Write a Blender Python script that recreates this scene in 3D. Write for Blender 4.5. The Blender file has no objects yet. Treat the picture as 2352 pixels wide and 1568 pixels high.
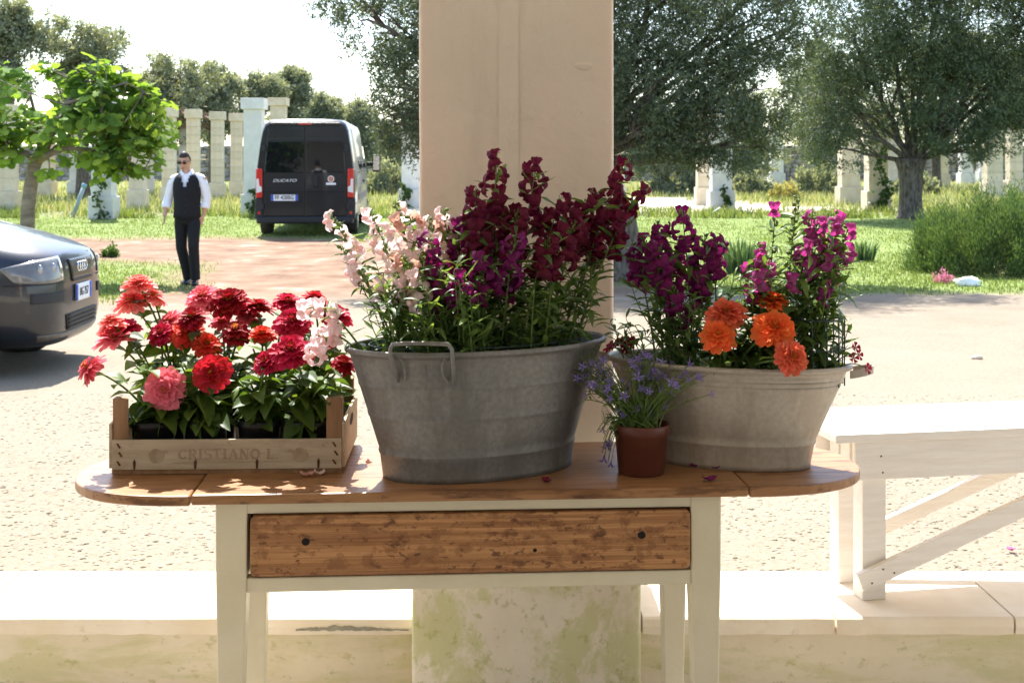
import bpy, math, random
import numpy as np
from mathutils import Vector, Matrix, Euler, noise
from mathutils.bvhtree import BVHTree
R = math.radians
scene = bpy.context.scene
col = scene.collection
# ------------------------------------------------------------------ camera
F, HY, HC = 3000.0, 385.0, 1.48          # focal length and horizon row in a 2352 x 1568 frame; eye height over the porch floor
cam_d = bpy.data.cameras.new('camera'); cam = bpy.data.objects.new('camera', cam_d); col.objects.link(cam)
cam.location = (0, 0, HC); cam.rotation_euler = (R(90), 0, 0)
cam_d.sensor_width = 36; cam_d.lens = F / 2352 * 36; cam_d.shift_y = -(784 - HY) / 2352
cam_d.clip_end = 2000; cam_d.clip_start = 0.05
cam_d.dof.use_dof = True; cam_d.dof.focus_distance = 3.0; cam_d.dof.aperture_fstop = 14.0
scene.camera = cam
# ------------------------------------------------------------------ sky and sun
SUN_EL, SUN_AZ = R(56), R(-17)            # azimuth from +Y, negative to the left
world = bpy.data.worlds.new('World'); scene.world = world; world.use_nodes = True
wn = world.node_tree
sky = wn.nodes.new('ShaderNodeTexSky'); sky.sky_type = 'NISHITA'; sky.sun_disc = False
sky.sun_elevation = SUN_EL; sky.sun_rotation = SUN_AZ
sky.air_density = 1.0; sky.dust_density = 1.2; sky.ozone_density = 1.0
wn.links.new(sky.outputs[0], wn.nodes['Background'].inputs[0]); wn.nodes['Background'].inputs[1].default_value = 0.15
to_sun = Vector((math.sin(SUN_AZ) * math.cos(SUN_EL), math.cos(SUN_AZ) * math.cos(SUN_EL), math.sin(SUN_EL)))
sl = bpy.data.lights.new('sun', 'SUN'); sl.energy = 4.6; sl.angle = R(0.53); sl.color = (1, 0.972, 0.935)
so = bpy.data.objects.new('sun', sl); col.objects.link(so); so.location = to_sun * 60
so.rotation_euler = (-to_sun).to_track_quat('-Z', 'Y').to_euler()
vs = scene.view_settings; vs.view_transform = 'Standard'; vs.look = 'None'; vs.gamma = 1; vs.use_curve_mapping = False
vs.exposure = 1.68
scene.cycles.use_denoising = True
scene.cycles.max_bounces = 10; scene.cycles.diffuse_bounces = 6; scene.cycles.transmission_bounces = 6
scene.cycles.sample_clamp_indirect = 8

# ------------------------------------------------------------------ helpers
rnd = random.Random(7)
def S(r, g, b):
    def f(c):
        c /= 255.0
        return c / 12.92 if c <= 0.04045 else ((c + 0.055) / 1.055) ** 2.4
    return (f(r), f(g), f(b), 1)
def gz(Y):
    return -0.08 + 0.014 * (max(0.0, Y - 17) if Y < 80 else 63)
def P(x, y, Y):                           # a picture point at distance Y
    return Vector(((x - 1176) / F * Y, Y, HC - (y - HY) / F * Y))
def Gy(y):                                # distance at which the ground is seen in row y
    Y = 10.0
    for _ in range(60):
        Y = F * (HC - gz(Y)) / (y - HY)
        Y = min(max(Y, 1.0), 200)
        if Y > 17: Y = (F * (HC + 0.08 + 0.238)) / ((y - HY) + F * 0.014)
    return Y
def G(x, y):
    Y = Gy(y); return Vector(((x - 1176) / F * Y, Y, gz(Y)))

class MB:
    def __init__(s): s.v = []; s.f = []
    def add(s, v, f):
        o = len(s.v); s.v += [tuple(p) for p in v]; s.f += [tuple(i + o for i in q) for q in f]
        return s
    def box(s, c, d, rz=0, M=None):
        x, y, z = d[0] / 2, d[1] / 2, d[2] / 2
        v = [Vector((a * x, b * y, e * z)) for e in (-1, 1) for a, b in ((-1, -1), (1, -1), (1, 1), (-1, 1))]
        T = Matrix.Translation(c) @ (M if M is not None else Matrix.Rotation(rz, 4, 'Z'))
        return s.add([T @ p for p in v], [(3, 2, 1, 0), (4, 5, 6, 7), (0, 1, 5, 4), (1, 2, 6, 5), (2, 3, 7, 6), (3, 0, 4, 7)])
    def loft(s, rings, cap=True, closed=True):
        o = len(s.v); n = len(rings[0])
        for r in rings: s.v += [tuple(p) for p in r]
        for i in range(len(rings) - 1):
            for j in range(n if closed else n - 1):
                k = (j + 1) % n
                s.f.append((o + i * n + j, o + i * n + k, o + (i + 1) * n + k, o + (i + 1) * n + j))
        if cap:
            s.f.append(tuple(o + j for j in reversed(range(n))))
            s.f.append(tuple(o + (len(rings) - 1) * n + j for j in range(n)))
        return s
    def tube(s, pts, rad, n=6, cap=True, flat=1.0, up=None):
        pts = [Vector(p) for p in pts]
        if not hasattr(rad, '__len__'): rad = [rad] * len(pts)
        rings = []; a = None
        for i, p in enumerate(pts):
            t = (pts[min(i + 1, len(pts) - 1)] - pts[max(i - 1, 0)])
            t = t.normalized() if t.length > 1e-9 else Vector((0, 0, 1))
            if a is None:
                a = Vector(up) if up is not None else (Vector((0, 0, 1)) if abs(t.z) < .8 else Vector((1, 0, 0)))
            a = (a - t * a.dot(t)); a = a.normalized() if a.length > 1e-6 else t.orthogonal().normalized()
            b = t.cross(a)
            rings.append([p + a * (math.cos(2 * math.pi * j / n) * rad[i]) + b * (math.sin(2 * math.pi * j / n) * rad[i] * flat) for j in range(n)])
        return s.loft(rings, cap)
    def ball(s, c, r, nu=8, nv=5, M=None):
        c = Vector(c); r = Vector(r if hasattr(r, '__len__') else (r, r, r)); v = []; f = []
        M = M or Matrix.Identity(3)
        for i in range(1, nv):
            th = math.pi * i / nv
            for j in range(nu):
                ph = 2 * math.pi * j / nu
                v.append(c + M @ Vector((r.x * math.sin(th) * math.cos(ph), r.y * math.sin(th) * math.sin(ph), r.z * math.cos(th))))
        v += [c + M @ Vector((0, 0, r.z)), c + M @ Vector((0, 0, -r.z))]; t, b = len(v) - 2, len(v) - 1
        for i in range(nv - 2):
            for j in range(nu):
                k = (j + 1) % nu; f.append((i * nu + j, (i + 1) * nu + j, (i + 1) * nu + k, i * nu + k))
        for j in range(nu):
            k = (j + 1) % nu; f.append((t, j, k)); f.append((b, (nv - 2) * nu + k, (nv - 2) * nu + j))
        return s.add(v, f)
    def prism(s, poly, d0, d1, axis='y'):     # polygon in the plane across the axis, pushed from d0 to d1
        def q(p, d): return (p[0], d, p[1]) if axis == 'y' else ((d, p[0], p[1]) if axis == 'x' else (p[0], p[1], d))
        return s.loft([[q(p, d0) for p in poly], [q(p, d1) for p in poly]])
    def mesh(s, name, m, smooth=False):
        me = bpy.data.meshes.new(name); me.from_pydata(s.v, [], s.f); me.update()
        if m: me.materials.append(m)
        if smooth: me.polygons.foreach_set('use_smooth', [True] * len(me.polygons))
        return me
    def build(s, name, m, parent=None, smooth=False, bevel=0, loc=None, rz=0, seg=2):
        o = link(name, s.mesh(name, m, smooth), parent)
        if loc is not None: o.location = loc
        o.rotation_euler.z = rz
        if bevel:
            b = o.modifiers.new('bevel', 'BEVEL'); b.width = bevel; b.segments = seg; b.limit_method = 'ANGLE'; b.angle_limit = R(35)
        return o
def link(name, me, parent=None, M=None):
    o = bpy.data.objects.new(name, me); col.objects.link(o)
    if parent is not None: o.parent = parent
    if M is not None: o.matrix_basis = M
    return o
def tag(o, label=None, cat=None, group=None, kind=None):
    for k, v in (('label', label), ('category', cat), ('group', group), ('kind', kind)):
        if v: o[k] = v
    return o
def thing(name, label, cat, loc=(0, 0, 0), rz=0, group=None):
    o = bpy.data.objects.new(name, None); col.objects.link(o); o.location = loc; o.rotation_euler.z = rz
    o.empty_display_size = .05
    return tag(o, label, cat, group)
def copy_tree(o, parent=None):
    c = o.copy(); col.objects.link(c); c.parent = parent
    for ch in list(o.children): copy_tree(ch, c)
    return c
def np_mesh(name, v, f, m, smooth=False):
    v = np.asarray(v, np.float32); f = np.asarray(f, np.int32); k = f.shape[1]
    me = bpy.data.meshes.new(name); me.vertices.add(len(v)); me.vertices.foreach_set('co', v.ravel())
    me.loops.add(f.size); me.loops.foreach_set('vertex_index', f.ravel())
    me.polygons.add(len(f)); me.polygons.foreach_set('loop_start', np.arange(0, f.size, k, dtype=np.int32))
    if smooth: me.polygons.foreach_set('use_smooth', np.ones(len(f), bool))
    me.update(calc_edges=True); me.validate()
    if m: me.materials.append(m)
    return me
def rot_to(d, up=(0, 0, 1), roll=0):       # local +Y along d, local +Z near up
    y = Vector(d).normalized(); u = Vector(up); x = y.cross(u)
    if x.length < 1e-4: x = y.orthogonal()
    x.normalize(); z = x.cross(y)
    m = Matrix((x, y, z)).transposed().to_4x4()
    return m @ Matrix.Rotation(roll, 4, 'Y')
def bez(a, b, c, n):
    a, b, c = Vector(a), Vector(b), Vector(c)
    return [a * (1 - t) ** 2 + b * (2 * t * (1 - t)) + c * t * t for t in [i / (n - 1) for i in range(n)]]
def subsurf(o, n=2):
    m = o.modifiers.new('subdivision', 'SUBSURF'); m.levels = n; m.render_levels = n; return o

# ------------------------------------------------------------------ materials
def mat(name, c1, c2=None, c3=None, scale=6, rough=.7, metal=0, bump=0, bscale=60, stretch=None, isl=0, orand=0, transl=0, spec=.4, pos=(.35, .65), detail=6, tc=None, coat=0, dist=0):
    m = bpy.data.materials.new(name); m.use_nodes = True; nt = m.node_tree; n = nt.nodes; L = nt.links.new
    b = n['Principled BSDF']; b.inputs['Roughness'].default_value = rough; b.inputs['Metallic'].default_value = metal
    b.inputs['Specular IOR Level'].default_value = spec
    if coat: b.inputs['Coat Weight'].default_value = coat; b.inputs['Coat Roughness'].default_value = .06
    co = n.new('ShaderNodeTexCoord'); mp = n.new('ShaderNodeMapping'); L(co.outputs['Object'], mp.inputs[0])
    if stretch: mp.inputs['Scale'].default_value = stretch
    c = None
    if c2 is not None:
        t = n.new('ShaderNodeTexNoise'); t.inputs['Scale'].default_value = scale; t.inputs['Detail'].default_value = detail
        t.inputs['Distortion'].default_value = dist
        L(mp.outputs[0], t.inputs['Vector'])
        r = n.new('ShaderNodeValToRGB'); L(t.outputs[0], r.inputs[0])
        r.color_ramp.elements[0].position = pos[0]; r.color_ramp.elements[0].color = c1
        r.color_ramp.elements[1].position = pos[1]; r.color_ramp.elements[1].color = c2
        if c3 is not None:
            e = r.color_ramp.elements.new((pos[0] + pos[1]) / 2); e.color = c3
        c = r.outputs[0]
    if isl or orand:
        if isl: g = n.new('ShaderNodeNewGeometry'); src = g.outputs['Random Per Island']; amt = isl
        else: g = n.new('ShaderNodeObjectInfo'); src = g.outputs['Random']; amt = orand
        mr = n.new('ShaderNodeMapRange'); L(src, mr.inputs[0]); mr.inputs[3].default_value = 1 - amt; mr.inputs[4].default_value = 1 + amt
        mh = n.new('ShaderNodeMapRange'); L(src, mh.inputs[0]); mh.inputs[3].default_value = .5 + amt * .045; mh.inputs[4].default_value = .5 - amt * .045
        h = n.new('ShaderNodeHueSaturation'); L(mr.outputs[0], h.inputs['Value']); L(mh.outputs[0], h.inputs['Hue'])
        if c is None: h.inputs['Color'].default_value = c1
        else: L(c, h.inputs['Color'])
        c = h.outputs[0]
    if c is None: b.inputs['Base Color'].default_value = c1
    else: L(c, b.inputs['Base Color'])
    if bump:
        t2 = n.new('ShaderNodeTexNoise'); t2.inputs['Scale'].default_value = bscale; t2.inputs['Detail'].default_value = 5
        L(mp.outputs[0], t2.inputs['Vector'])
        bp = n.new('ShaderNodeBump'); bp.inputs['Strength'].default_value = bump; bp.inputs['Distance'].default_value = .01
        L(t2.outputs[0], bp.inputs['Height']); L(bp.outputs[0], b.inputs['Normal'])
    if transl:
        tr = n.new('ShaderNodeBsdfTranslucent'); mx = n.new('ShaderNodeMixShader'); mx.inputs[0].default_value = transl
        tcol = tc or (min(1, c1[0] * 1.35), min(1, c1[1] * 1.25), c1[2] * .7, 1)
        if tc is None and c is not None:
            mm = n.new('ShaderNodeMix'); mm.data_type = 'RGBA'; mm.blend_type = 'MULTIPLY'; mm.inputs[0].default_value = 1
            L(c, mm.inputs[6]); mm.inputs[7].default_value = (1.5, 1.35, .6, 1); L(mm.outputs[2], tr.inputs[0])
        else: tr.inputs[0].default_value = tcol
        L(b.outputs[0], mx.inputs[1]); L(tr.outputs[0], mx.inputs[2]); L(mx.outputs[0], n['Material Output'].inputs[0])
    return m
def stain(m, col_, scale, lo, hi, stretch=(1, 1, 1), amount=1.0, seed=0, detail=8, dist=0):      # one more layer of stain over a material
    nt = m.node_tree; n = nt.nodes; L = nt.links.new; b = n['Principled BSDF']; inp = b.inputs['Base Color']
    co = n.new('ShaderNodeTexCoord'); mp = n.new('ShaderNodeMapping'); L(co.outputs['Object'], mp.inputs[0])
    mp.inputs['Scale'].default_value = stretch; mp.inputs['Location'].default_value = (seed, seed * .7, seed * .3)
    t = n.new('ShaderNodeTexNoise'); t.inputs['Scale'].default_value = scale; t.inputs['Detail'].default_value = detail; L(mp.outputs[0], t.inputs['Vector'])
    t.inputs['Distortion'].default_value = dist; t.inputs['Roughness'].default_value = .68
    mr = n.new('ShaderNodeMapRange'); mr.inputs[1].default_value = lo; mr.inputs[2].default_value = hi; mr.inputs[4].default_value = amount
    mr.interpolation_type = 'SMOOTHSTEP'; L(t.outputs[0], mr.inputs[0])
    mx = n.new('ShaderNodeMix'); mx.data_type = 'RGBA'; L(mr.outputs[0], mx.inputs[0]); mx.inputs[7].default_value = col_
    if inp.links: L(inp.links[0].from_socket, mx.inputs[6])
    else: mx.inputs[6].default_value = inp.default_value
    L(mx.outputs[2], inp)
    return m
K = {}
K['plaster'] = stain(mat('pillar plaster', (.68, .585, .48, 1), (.73, .635, .53, 1), scale=2.5, rough=.9, bump=.8, bscale=16, spec=.15), (.74, .59, .49, 1), 3.2, .45, .65, (1, 1, .5), .8, 3)
stain(stain(K['plaster'], (.50, .40, .32, 1), 38, .66, .72, (1, 1, 1), .6, 11), (.60, .50, .41, 1), 2.2, .52, .7, (3, 3, .45), .45, 14)
K['plinth'] = stain(stain(mat('plinth whitewash', (.74, .64, .50, 1), (.82, .73, .59, 1), scale=4, rough=.95, bump=.5, bscale=22, spec=.1), (.56, .54, .24, 1), 5.5, .46, .56, (1, 1, .8), .7, 5, dist=.3), (.40, .40, .12, 1), 34, .56, .66, (1, 1, 1), .55, 9)
K['wallface'] = stain(stain(stain(mat('low wall render', (.72, .62, .45, 1), (.80, .70, .53, 1), scale=3, rough=.95, bump=.6, bscale=18, spec=.1), (.58, .54, .26, 1), 4, .45, .6, (.6, 1, 2.2), .6, 2, dist=.3), (.42, .38, .14, 1), 24, .57, .68, (1, 1, 1.6), .5, 7), (.25, .22, .15, 1), 30, .66, .72, (1, 1, 1), .6, 4)
K['coping'] = stain(mat('coping slab', (.78, .66, .5, 1), (.86, .77, .63, 1), scale=5, rough=.9, bump=.4, bscale=30, spec=.15), (.52, .40, .24, 1), 9, .6, .74, (1, 1, 1), .6, 1)
K['peel'] = mat('peeled dark patch', (.24, .22, .17, 1), (.36, .33, .26, 1), scale=40, rough=.95)
K['ceiling'] = mat('porch ceiling plaster', (.82, .79, .74, 1), (.86, .83, .78, 1), scale=2, rough=.95)
K['backwall'] = mat('porch back wall plaster', (.80, .77, .72, 1), (.84, .81, .76, 1), scale=2, rough=.95)
K['floor'] = mat('porch floor stone', (.34, .31, .265, 1), (.39, .355, .305, 1), scale=3, rough=.8)
def woodmat(name, base, dark, light, grain=38, stretch=(1, 14, 14), rough=.5, stains=None):
    m = mat(name, dark, base, light, scale=grain / 14, rough=rough, stretch=stretch, pos=(.3, .7), bump=.12, bscale=6, dist=.7, detail=8, spec=.35)
    for s in stains or []: stain(m, *s)
    return m
K['tabletop'] = woodmat('worn honey wood', (.265, .122, .046, 1), (.18, .076, .027, 1), (.34, .168, .07, 1), stretch=(1, 16, 16), rough=.40,
    stains=[((.10, .038, .015, 1), 11, .53, .62, (.5, 3, 3), .7, 3), ((.05, .02, .01, 1), 22, .60, .66, (.7, 3, 3), .7, 8)])
K['drawer'] = woodmat('stripped pine', (.42, .195, .072, 1), (.30, .125, .042, 1), (.50, .25, .10, 1), grain=60, stretch=(1, 10, 26), rough=.5,
    stains=[((.16, .058, .02, 1), 20, .51, .58, (1.0, 2, 1.6), .55, 6), ((.07, .024, .012, 1), 34, .56, .62, (1, 1, 2.0), .8, 1), ((.20, .075, .026, 1), 3.2, .45, .55, (.25, 1, 30), .55, 4)])
K['cream'] = stain(mat('old cream paint', (.66, .575, .40, 1), (.72, .635, .455, 1), scale=7, rough=.5, bump=.2, bscale=30, spec=.3), (.32, .24, .13, 1), 26, .69, .76, (1, 1, .7), .8, 2)
K['whitewood'] = stain(mat('white painted wood', (.78, .72, .65, 1), (.84, .79, .73, 1), scale=3, rough=.7, stretch=(2, 20, 20), bump=.25, bscale=8, spec=.25), (.45, .33, .22, 1), 9, .66, .8, (.5, 6, 6), .6, 2)
K['crate'] = stain(stain(mat('weathered crate wood', (.40, .32, .225, 1), (.50, .41, .30, 1), scale=5, rough=.85, stretch=(1, 9, 9), bump=.3, bscale=12), (.22, .15, .09, 1), 7, .55, .75, (1, 2, 2), .6, 2), (.15, .09, .05, 1), 50, .64, .7, (1, 1, 1), .6, 5)
K['cratepost'] = mat('brown crate post', (.22, .12, .06, 1), (.33, .19, .10, 1), scale=4, rough=.85, stretch=(9, 9, 1), bump=.3, bscale=12)
K['rust'] = mat('rusty staple', (.07, .03, .015, 1), (.12, .05, .02, 1), scale=60, rough=.9)
K['faded'] = mat('faded crate print', (.32, .235, .16, 1), (.40, .31, .22, 1), scale=40, rough=.9)
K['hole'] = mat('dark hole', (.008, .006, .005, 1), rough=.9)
K['zinc'] = stain(stain(mat('grey galvanised metal', (.175, .166, .153, 1), (.225, .215, .20, 1), scale=95, rough=.5, metal=.35, bump=.1, bscale=14), (.135, .125, .11, 1), 7, .48, .62, (1.6, 1.6, .22), .6, 2), (.06, .055, .05, 1), 34, .70, .76, (1, 1, 1), .7, 4)
K['zinccream'] = stain(stain(mat('cream galvanised metal', (.42, .365, .295, 1), (.49, .43, .355, 1), scale=80, rough=.5, metal=.25, bump=.14, bscale=12), (.35, .29, .22, 1), 8, .48, .62, (1.6, 1.6, .25), .6, 2), (.22, .16, .1, 1), 40, .68, .74, (1, 1, 1), .7, 4)
K['soil'] = mat('dark soil', (.02, .014, .01, 1), (.05, .035, .022, 1), scale=60, rough=.95, bump=.8, bscale=80)
K['blackpot'] = mat('black plastic pot', (.012, .012, .014, 1), rough=.38)
K['brownpot'] = mat('reddish brown plastic pot', (.10, .027, .015, 1), (.12, .033, .02, 1), scale=9, rough=.42)
K['wire'] = mat('dark green wire', (.03, .06, .055, 1), rough=.5)
K['stem'] = mat('plant stem', (.14, .22, .05, 1), (.18, .27, .07, 1), scale=20, rough=.6, transl=.25)
K['zleaf'] = mat('zinnia leaf', (.075, .135, .022, 1), (.10, .17, .032, 1), scale=30, rough=.5, orand=.3, transl=.42)
K['sleaf'] = mat('snapdragon leaf', (.085, .15, .038, 1), (.12, .20, .055, 1), scale=30, rough=.45, orand=.32, transl=.42)
K['bud'] = mat('green bud', (.17, .25, .08, 1), (.23, .31, .12, 1), scale=60, rough=.6, transl=.3)
K['pebble'] = mat('gravel', (.265, .228, .162, 1), isl=.5, rough=.9, spec=.2)
def petal(name, c, c2=None, tr=.28, il=.2, mid=None, r0=.2, r1=.85, span=.045):
    # petal colour runs from the flower's heart (mid) to the rim (c)
    mm = mat(name, c, c2 or c, scale=55, rough=.6, transl=tr, isl=il, tc=(min(1, c[0] * 1.2), c[1] * 1.05, c[2] * (.92 if il > .1 else 1.03), 1), spec=.2)
    if mid:
        n = mm.node_tree.nodes; L = mm.node_tree.links.new; b = n['Principled BSDF']; co = n.new('ShaderNodeTexCoord'); ln = n.new('ShaderNodeVectorMath'); ln.operation = 'LENGTH'
        L(co.outputs['Object'], ln.inputs[0]); mr = n.new('ShaderNodeMapRange'); L(ln.outputs['Value'], mr.inputs[0]); mr.inputs[1].default_value = r0 * span; mr.inputs[2].default_value = r1 * span
        mx = n.new('ShaderNodeMix'); mx.data_type = 'RGBA'; L(mr.outputs[0], mx.inputs[0]); mx.inputs[6].default_value = mid
        L(b.inputs['Base Color'].links[0].from_socket, mx.inputs[7]); L(mx.outputs[2], b.inputs['Base Color'])
    return mm
PET = {'coral': petal('coral petal', S(242, 142, 140), mid=S(214, 96, 94)), 'pink': petal('pink petal', S(236, 132, 150), mid=S(190, 70, 96)), 'rose': petal('rose petal', S(226, 106, 122), mid=S(176, 54, 74)),
       'red': petal('red petal', S(200, 44, 58), mid=S(134, 14, 28)), 'dred': petal('dark red petal', S(166, 28, 44), mid=S(104, 8, 18)), 'crim': petal('crimson petal', S(198, 40, 78), mid=S(134, 12, 42)),
       'orred': petal('orange red petal', S(224, 78, 56), mid=S(176, 34, 24)), 'orange': petal('orange petal', S(242, 122, 62), mid=S(214, 70, 24)), 'salmon': petal('salmon orange petal', S(228, 118, 86), mid=S(190, 66, 40)),
       'sn_crim': petal('dark crimson snapdragon', S(110, 18, 56), S(86, 10, 46), .32, mid=S(140, 54, 70), span=.03), 'sn_mag': petal('magenta snapdragon', S(130, 22, 100), S(102, 12, 76), .34, mid=S(156, 70, 130), span=.03),
       'sn_lmag': petal('light magenta snapdragon', S(176, 56, 142), S(146, 34, 108), .42, mid=S(210, 150, 190), span=.03), 'sn_pink': petal('pale pink snapdragon', S(250, 224, 226), S(246, 206, 208), .38, .05, mid=S(248, 232, 214), span=.03),
       'sn_old': petal('withered snapdragon', S(226, 184, 172), S(204, 150, 134), .3), 'violet': petal('violet petal', S(150, 136, 196), S(128, 110, 180), .35), 'dianth': petal('dianthus petal', S(150, 26, 56)),
       'mauve': petal('mauve petal', S(196, 128, 146)), 'yellow': mat('yellow flower centre', S(232, 170, 40), S(170, 80, 20), scale=90, rough=.7)}
K['limestone'] = stain(mat('limestone block', (.56, .46, .32, 1), (.64, .55, .41, 1), scale=4, rough=.95, bump=.5, bscale=25, spec=.1, orand=.07), (.42, .33, .22, 1), 3, .56, .78, (1, 1, 1), .5, 2)
K['whitestone'] = stain(mat('whitewashed stone', (.62, .58, .53, 1), (.70, .66, .60, 1), scale=4, rough=.9, bump=.3, bscale=25, spec=.1, orand=.05), (.48, .40, .28, 1), 3, .6, .8, (1, 1, 1), .45, 2)
K['bark'] = mat('olive bark', (.055, .042, .032, 1), (.17, .14, .11, 1), scale=7, rough=.95, bump=1, bscale=9, stretch=(3, 3, .8))
K['figbark'] = mat('fig bark', (.16, .125, .09, 1), (.28, .23, .17, 1), scale=5, rough=.95, bump=.6, bscale=14, stretch=(1, 1, 3))
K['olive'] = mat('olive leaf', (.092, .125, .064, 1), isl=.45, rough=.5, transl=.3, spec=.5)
K['olivehaze'] = mat('hazed olive leaf', (.23, .26, .185, 1), isl=.4, rough=.5, transl=.35, spec=.5)  # paler than the near olive leaf: distance haze is put into the colour
K['figleaf'] = mat('fig leaf', (.14, .245, .044, 1), (.19, .30, .062, 1), scale=4, rough=.75, spec=.2, orand=.55, transl=.5)
K['figleaf2'] = mat('fig leaf mass', (.15, .26, .05, 1), isl=.4, rough=.75, spec=.2, transl=.5)
K['grass'] = mat('lawn grass', (.15, .20, .055, 1), isl=.42, rough=.7, transl=.35)
K['weed'] = mat('dry meadow grass', (.34, .34, .20, 1), isl=.4, rough=.8, transl=.35)
K['rosemary'] = mat('rosemary needles', (.085, .145, .045, 1), isl=.42, rough=.6, transl=.3)
K['iris'] = mat('iris leaf', (.07, .125, .06, 1), isl=.25, rough=.5, transl=.3)
K['ivy'] = mat('climber leaf', (.06, .115, .03, 1), isl=.35, rough=.5, transl=.35)
K['drystone'] = mat('dry stone', (.30, .265, .22, 1), isl=.4, rough=.95)
K['beam'] = mat('rusty brown roof beam', (.13, .085, .06, 1), (.21, .13, .09, 1), scale=4, rough=.9)

# ------------------------------------------------------------------ ground
def zone(x, y):
    n1 = noise.noise((x * .55, y * .55, 1.3)) * .9 + noise.noise((x * 1.9, y * 1.9, 4.1)) * .45
    yy = y + n1 * (.5 + .03 * y); xx = x + n1 * .7
    sm = lambda a, b, t: max(0., min(1., (t - a) / (b - a)))
    right = sm(1.0, 1.9, xx - .0 * yy) * sm(16.0, 16.9, yy) * (1 - sm(34.5, 37.5, yy))
    patch = (1 - sm(-5.2, -4.1, xx + .05 * (yy - 16))) * sm(14.9, 15.9, yy) * (1 - sm(20.4, 21.6, yy))
    band = sm(25.8, 27.0, yy) * (1 - sm(35, 38, yy)) * (1 - sm(-2.9, -2.2, xx) * (1 - sm(.6, 1.6, xx)) * 1)
    far = sm(36, 39, yy)
    road = max(sm(37.5, 39, yy) * (1 - sm(47, 51, yy)) * sm(3.0, 4.2, xx) * (1 - sm(9.0 - (yy - 38) * .5, 12 - (yy - 38) * .5, xx)), sm(-3.1, -2.5, xx) * (1 - sm(.2, 1.6, xx)) * sm(30, 33, yy) * (1 - sm(52, 58, yy)))
    g = max(right, patch, band, far * .8) * (1 - road)
    red = sm(14.2, 16.5, yy) * (1 - sm(27, 30, yy)) * (1 - sm(1.0, 2.2, xx)) * .95 + .12
    if x > 1: red = max(red, .30 * sm(9, 14, yy))
    return g, min(1, red) * (1 - road), road
xs = np.concatenate([[-900, -400, -200, -100, -60, -40, -30, -24], np.arange(-20, 20.01, .25), [24, 30, 40, 60, 100, 200, 400, 900]])
ys = np.concatenate([[-300, -100, -40, -10, 0, 3], np.arange(4, 12, .5), np.arange(12, 40, .25), np.arange(40, 70.1, 1), [80, 120, 200, 400, 900]])
gv = np.array([(x, y, gz(y)) for y in ys for x in xs]); nx = len(xs)
gf = np.array([(j * nx + i, j * nx + i + 1, (j + 1) * nx + i + 1, (j + 1) * nx + i) for j in range(len(ys) - 1) for i in range(nx - 1)])
m = mat('ground', (.5, .4, .3, 1), rough=.95, spec=.1); K['ground'] = m
n = m.node_tree.nodes; L = m.node_tree.links.new; b = n['Principled BSDF']
at = n.new('ShaderNodeAttribute'); at.attribute_name = 'zone'; sp = n.new('ShaderNodeSeparateColor'); L(at.outputs[0], sp.inputs[0])
geo = n.new('ShaderNodeNewGeometry')
def nz(sc, det=8):
    t = n.new('ShaderNodeTexNoise'); t.inputs['Scale'].default_value = sc; t.inputs['Detail'].default_value = det; t.inputs['Roughness'].default_value = .65
    L(geo.outputs['Position'], t.inputs['Vector']); return t.outputs[0]
def ramp(src, *st):
    r = n.new('ShaderNodeValToRGB'); L(src, r.inputs[0])
    while len(r.color_ramp.elements) < len(st): r.color_ramp.elements.new(.5)
    for e, (p, c) in zip(r.color_ramp.elements, st): e.position = p; e.color = c
    return r.outputs[0]
def mixc(f, a, c):
    x = n.new('ShaderNodeMix'); x.data_type = 'RGBA'; L(f, x.inputs[0]); L(a, x.inputs[6]); L(c, x.inputs[7]); return x.outputs[2]
grav = mixc(ramp(nz(.55, 4), (.42, (0, 0, 0, 1)), (.66, (1, 1, 1, 1))), ramp(nz(38), (.3, (.14, .118, .083, 1)), (.46, (.215, .186, .135, 1)), (.74, (.28, .247, .187, 1))), ramp(nz(30), (.3, (.14, .114, .08, 1)), (.48, (.21, .176, .127, 1)), (.75, (.275, .237, .178, 1))))
redd = ramp(nz(1.7, 14), (.3, (.11, .062, .038, 1)), (.45, (.175, .108, .068, 1)), (.6, (.235, .158, .105, 1)), (.74, (.42, .36, .28, 1)))
gras = ramp(nz(5, 10), (.3, (.09, .13, .03, 1)), (.5, (.15, .20, .055, 1)), (.66, (.23, .25, .10, 1)), (.8, (.34, .29, .17, 1)))
road = ramp(nz(2), (.3, (.62, .56, .46, 1)), (.7, (.70, .65, .56, 1)))
c = mixc(sp.outputs[1], grav, redd); c = mixc(sp.outputs[0], c, gras); c = mixc(sp.outputs[2], c, road); L(c, b.inputs['Base Color'])
bp = n.new('ShaderNodeBump'); bp.inputs['Strength'].default_value = .35; bp.inputs['Distance'].default_value = .008; L(nz(60), bp.inputs['Height']); L(bp.outputs[0], b.inputs['Normal'])
gm = np_mesh('ground', gv, gf, m, True)
ca = gm.color_attributes.new('zone', 'FLOAT_COLOR', 'POINT')
zc = np.array([zone(x, y) + (1,) for y in ys for x in xs], np.float32); ca.data.foreach_set('color', zc.ravel())
tag(link('ground', gm), 'pale gravel yard running into red dirt and green lawn', kind='structure')

# ------------------------------------------------------------------ porch shell (floor, ceiling and back wall stand behind and above the camera)
tag(MB().box((0, -.05, -.06), (18, 7.1, .12)).build('porch_floor', K['floor']), 'beige stone floor of the porch', kind='structure')
tag(MB().box((0, .0, 3.42), (18, 7.9, .24)).build('porch_ceiling', K['ceiling']), 'pale plastered ceiling of the porch', kind='structure')
tag(MB().box((0, -3.8, 1.62), (18, .3, 3.36)).build('porch_back_wall', K['backwall']), 'pale plastered wall at the back of the porch', kind='structure')

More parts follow.
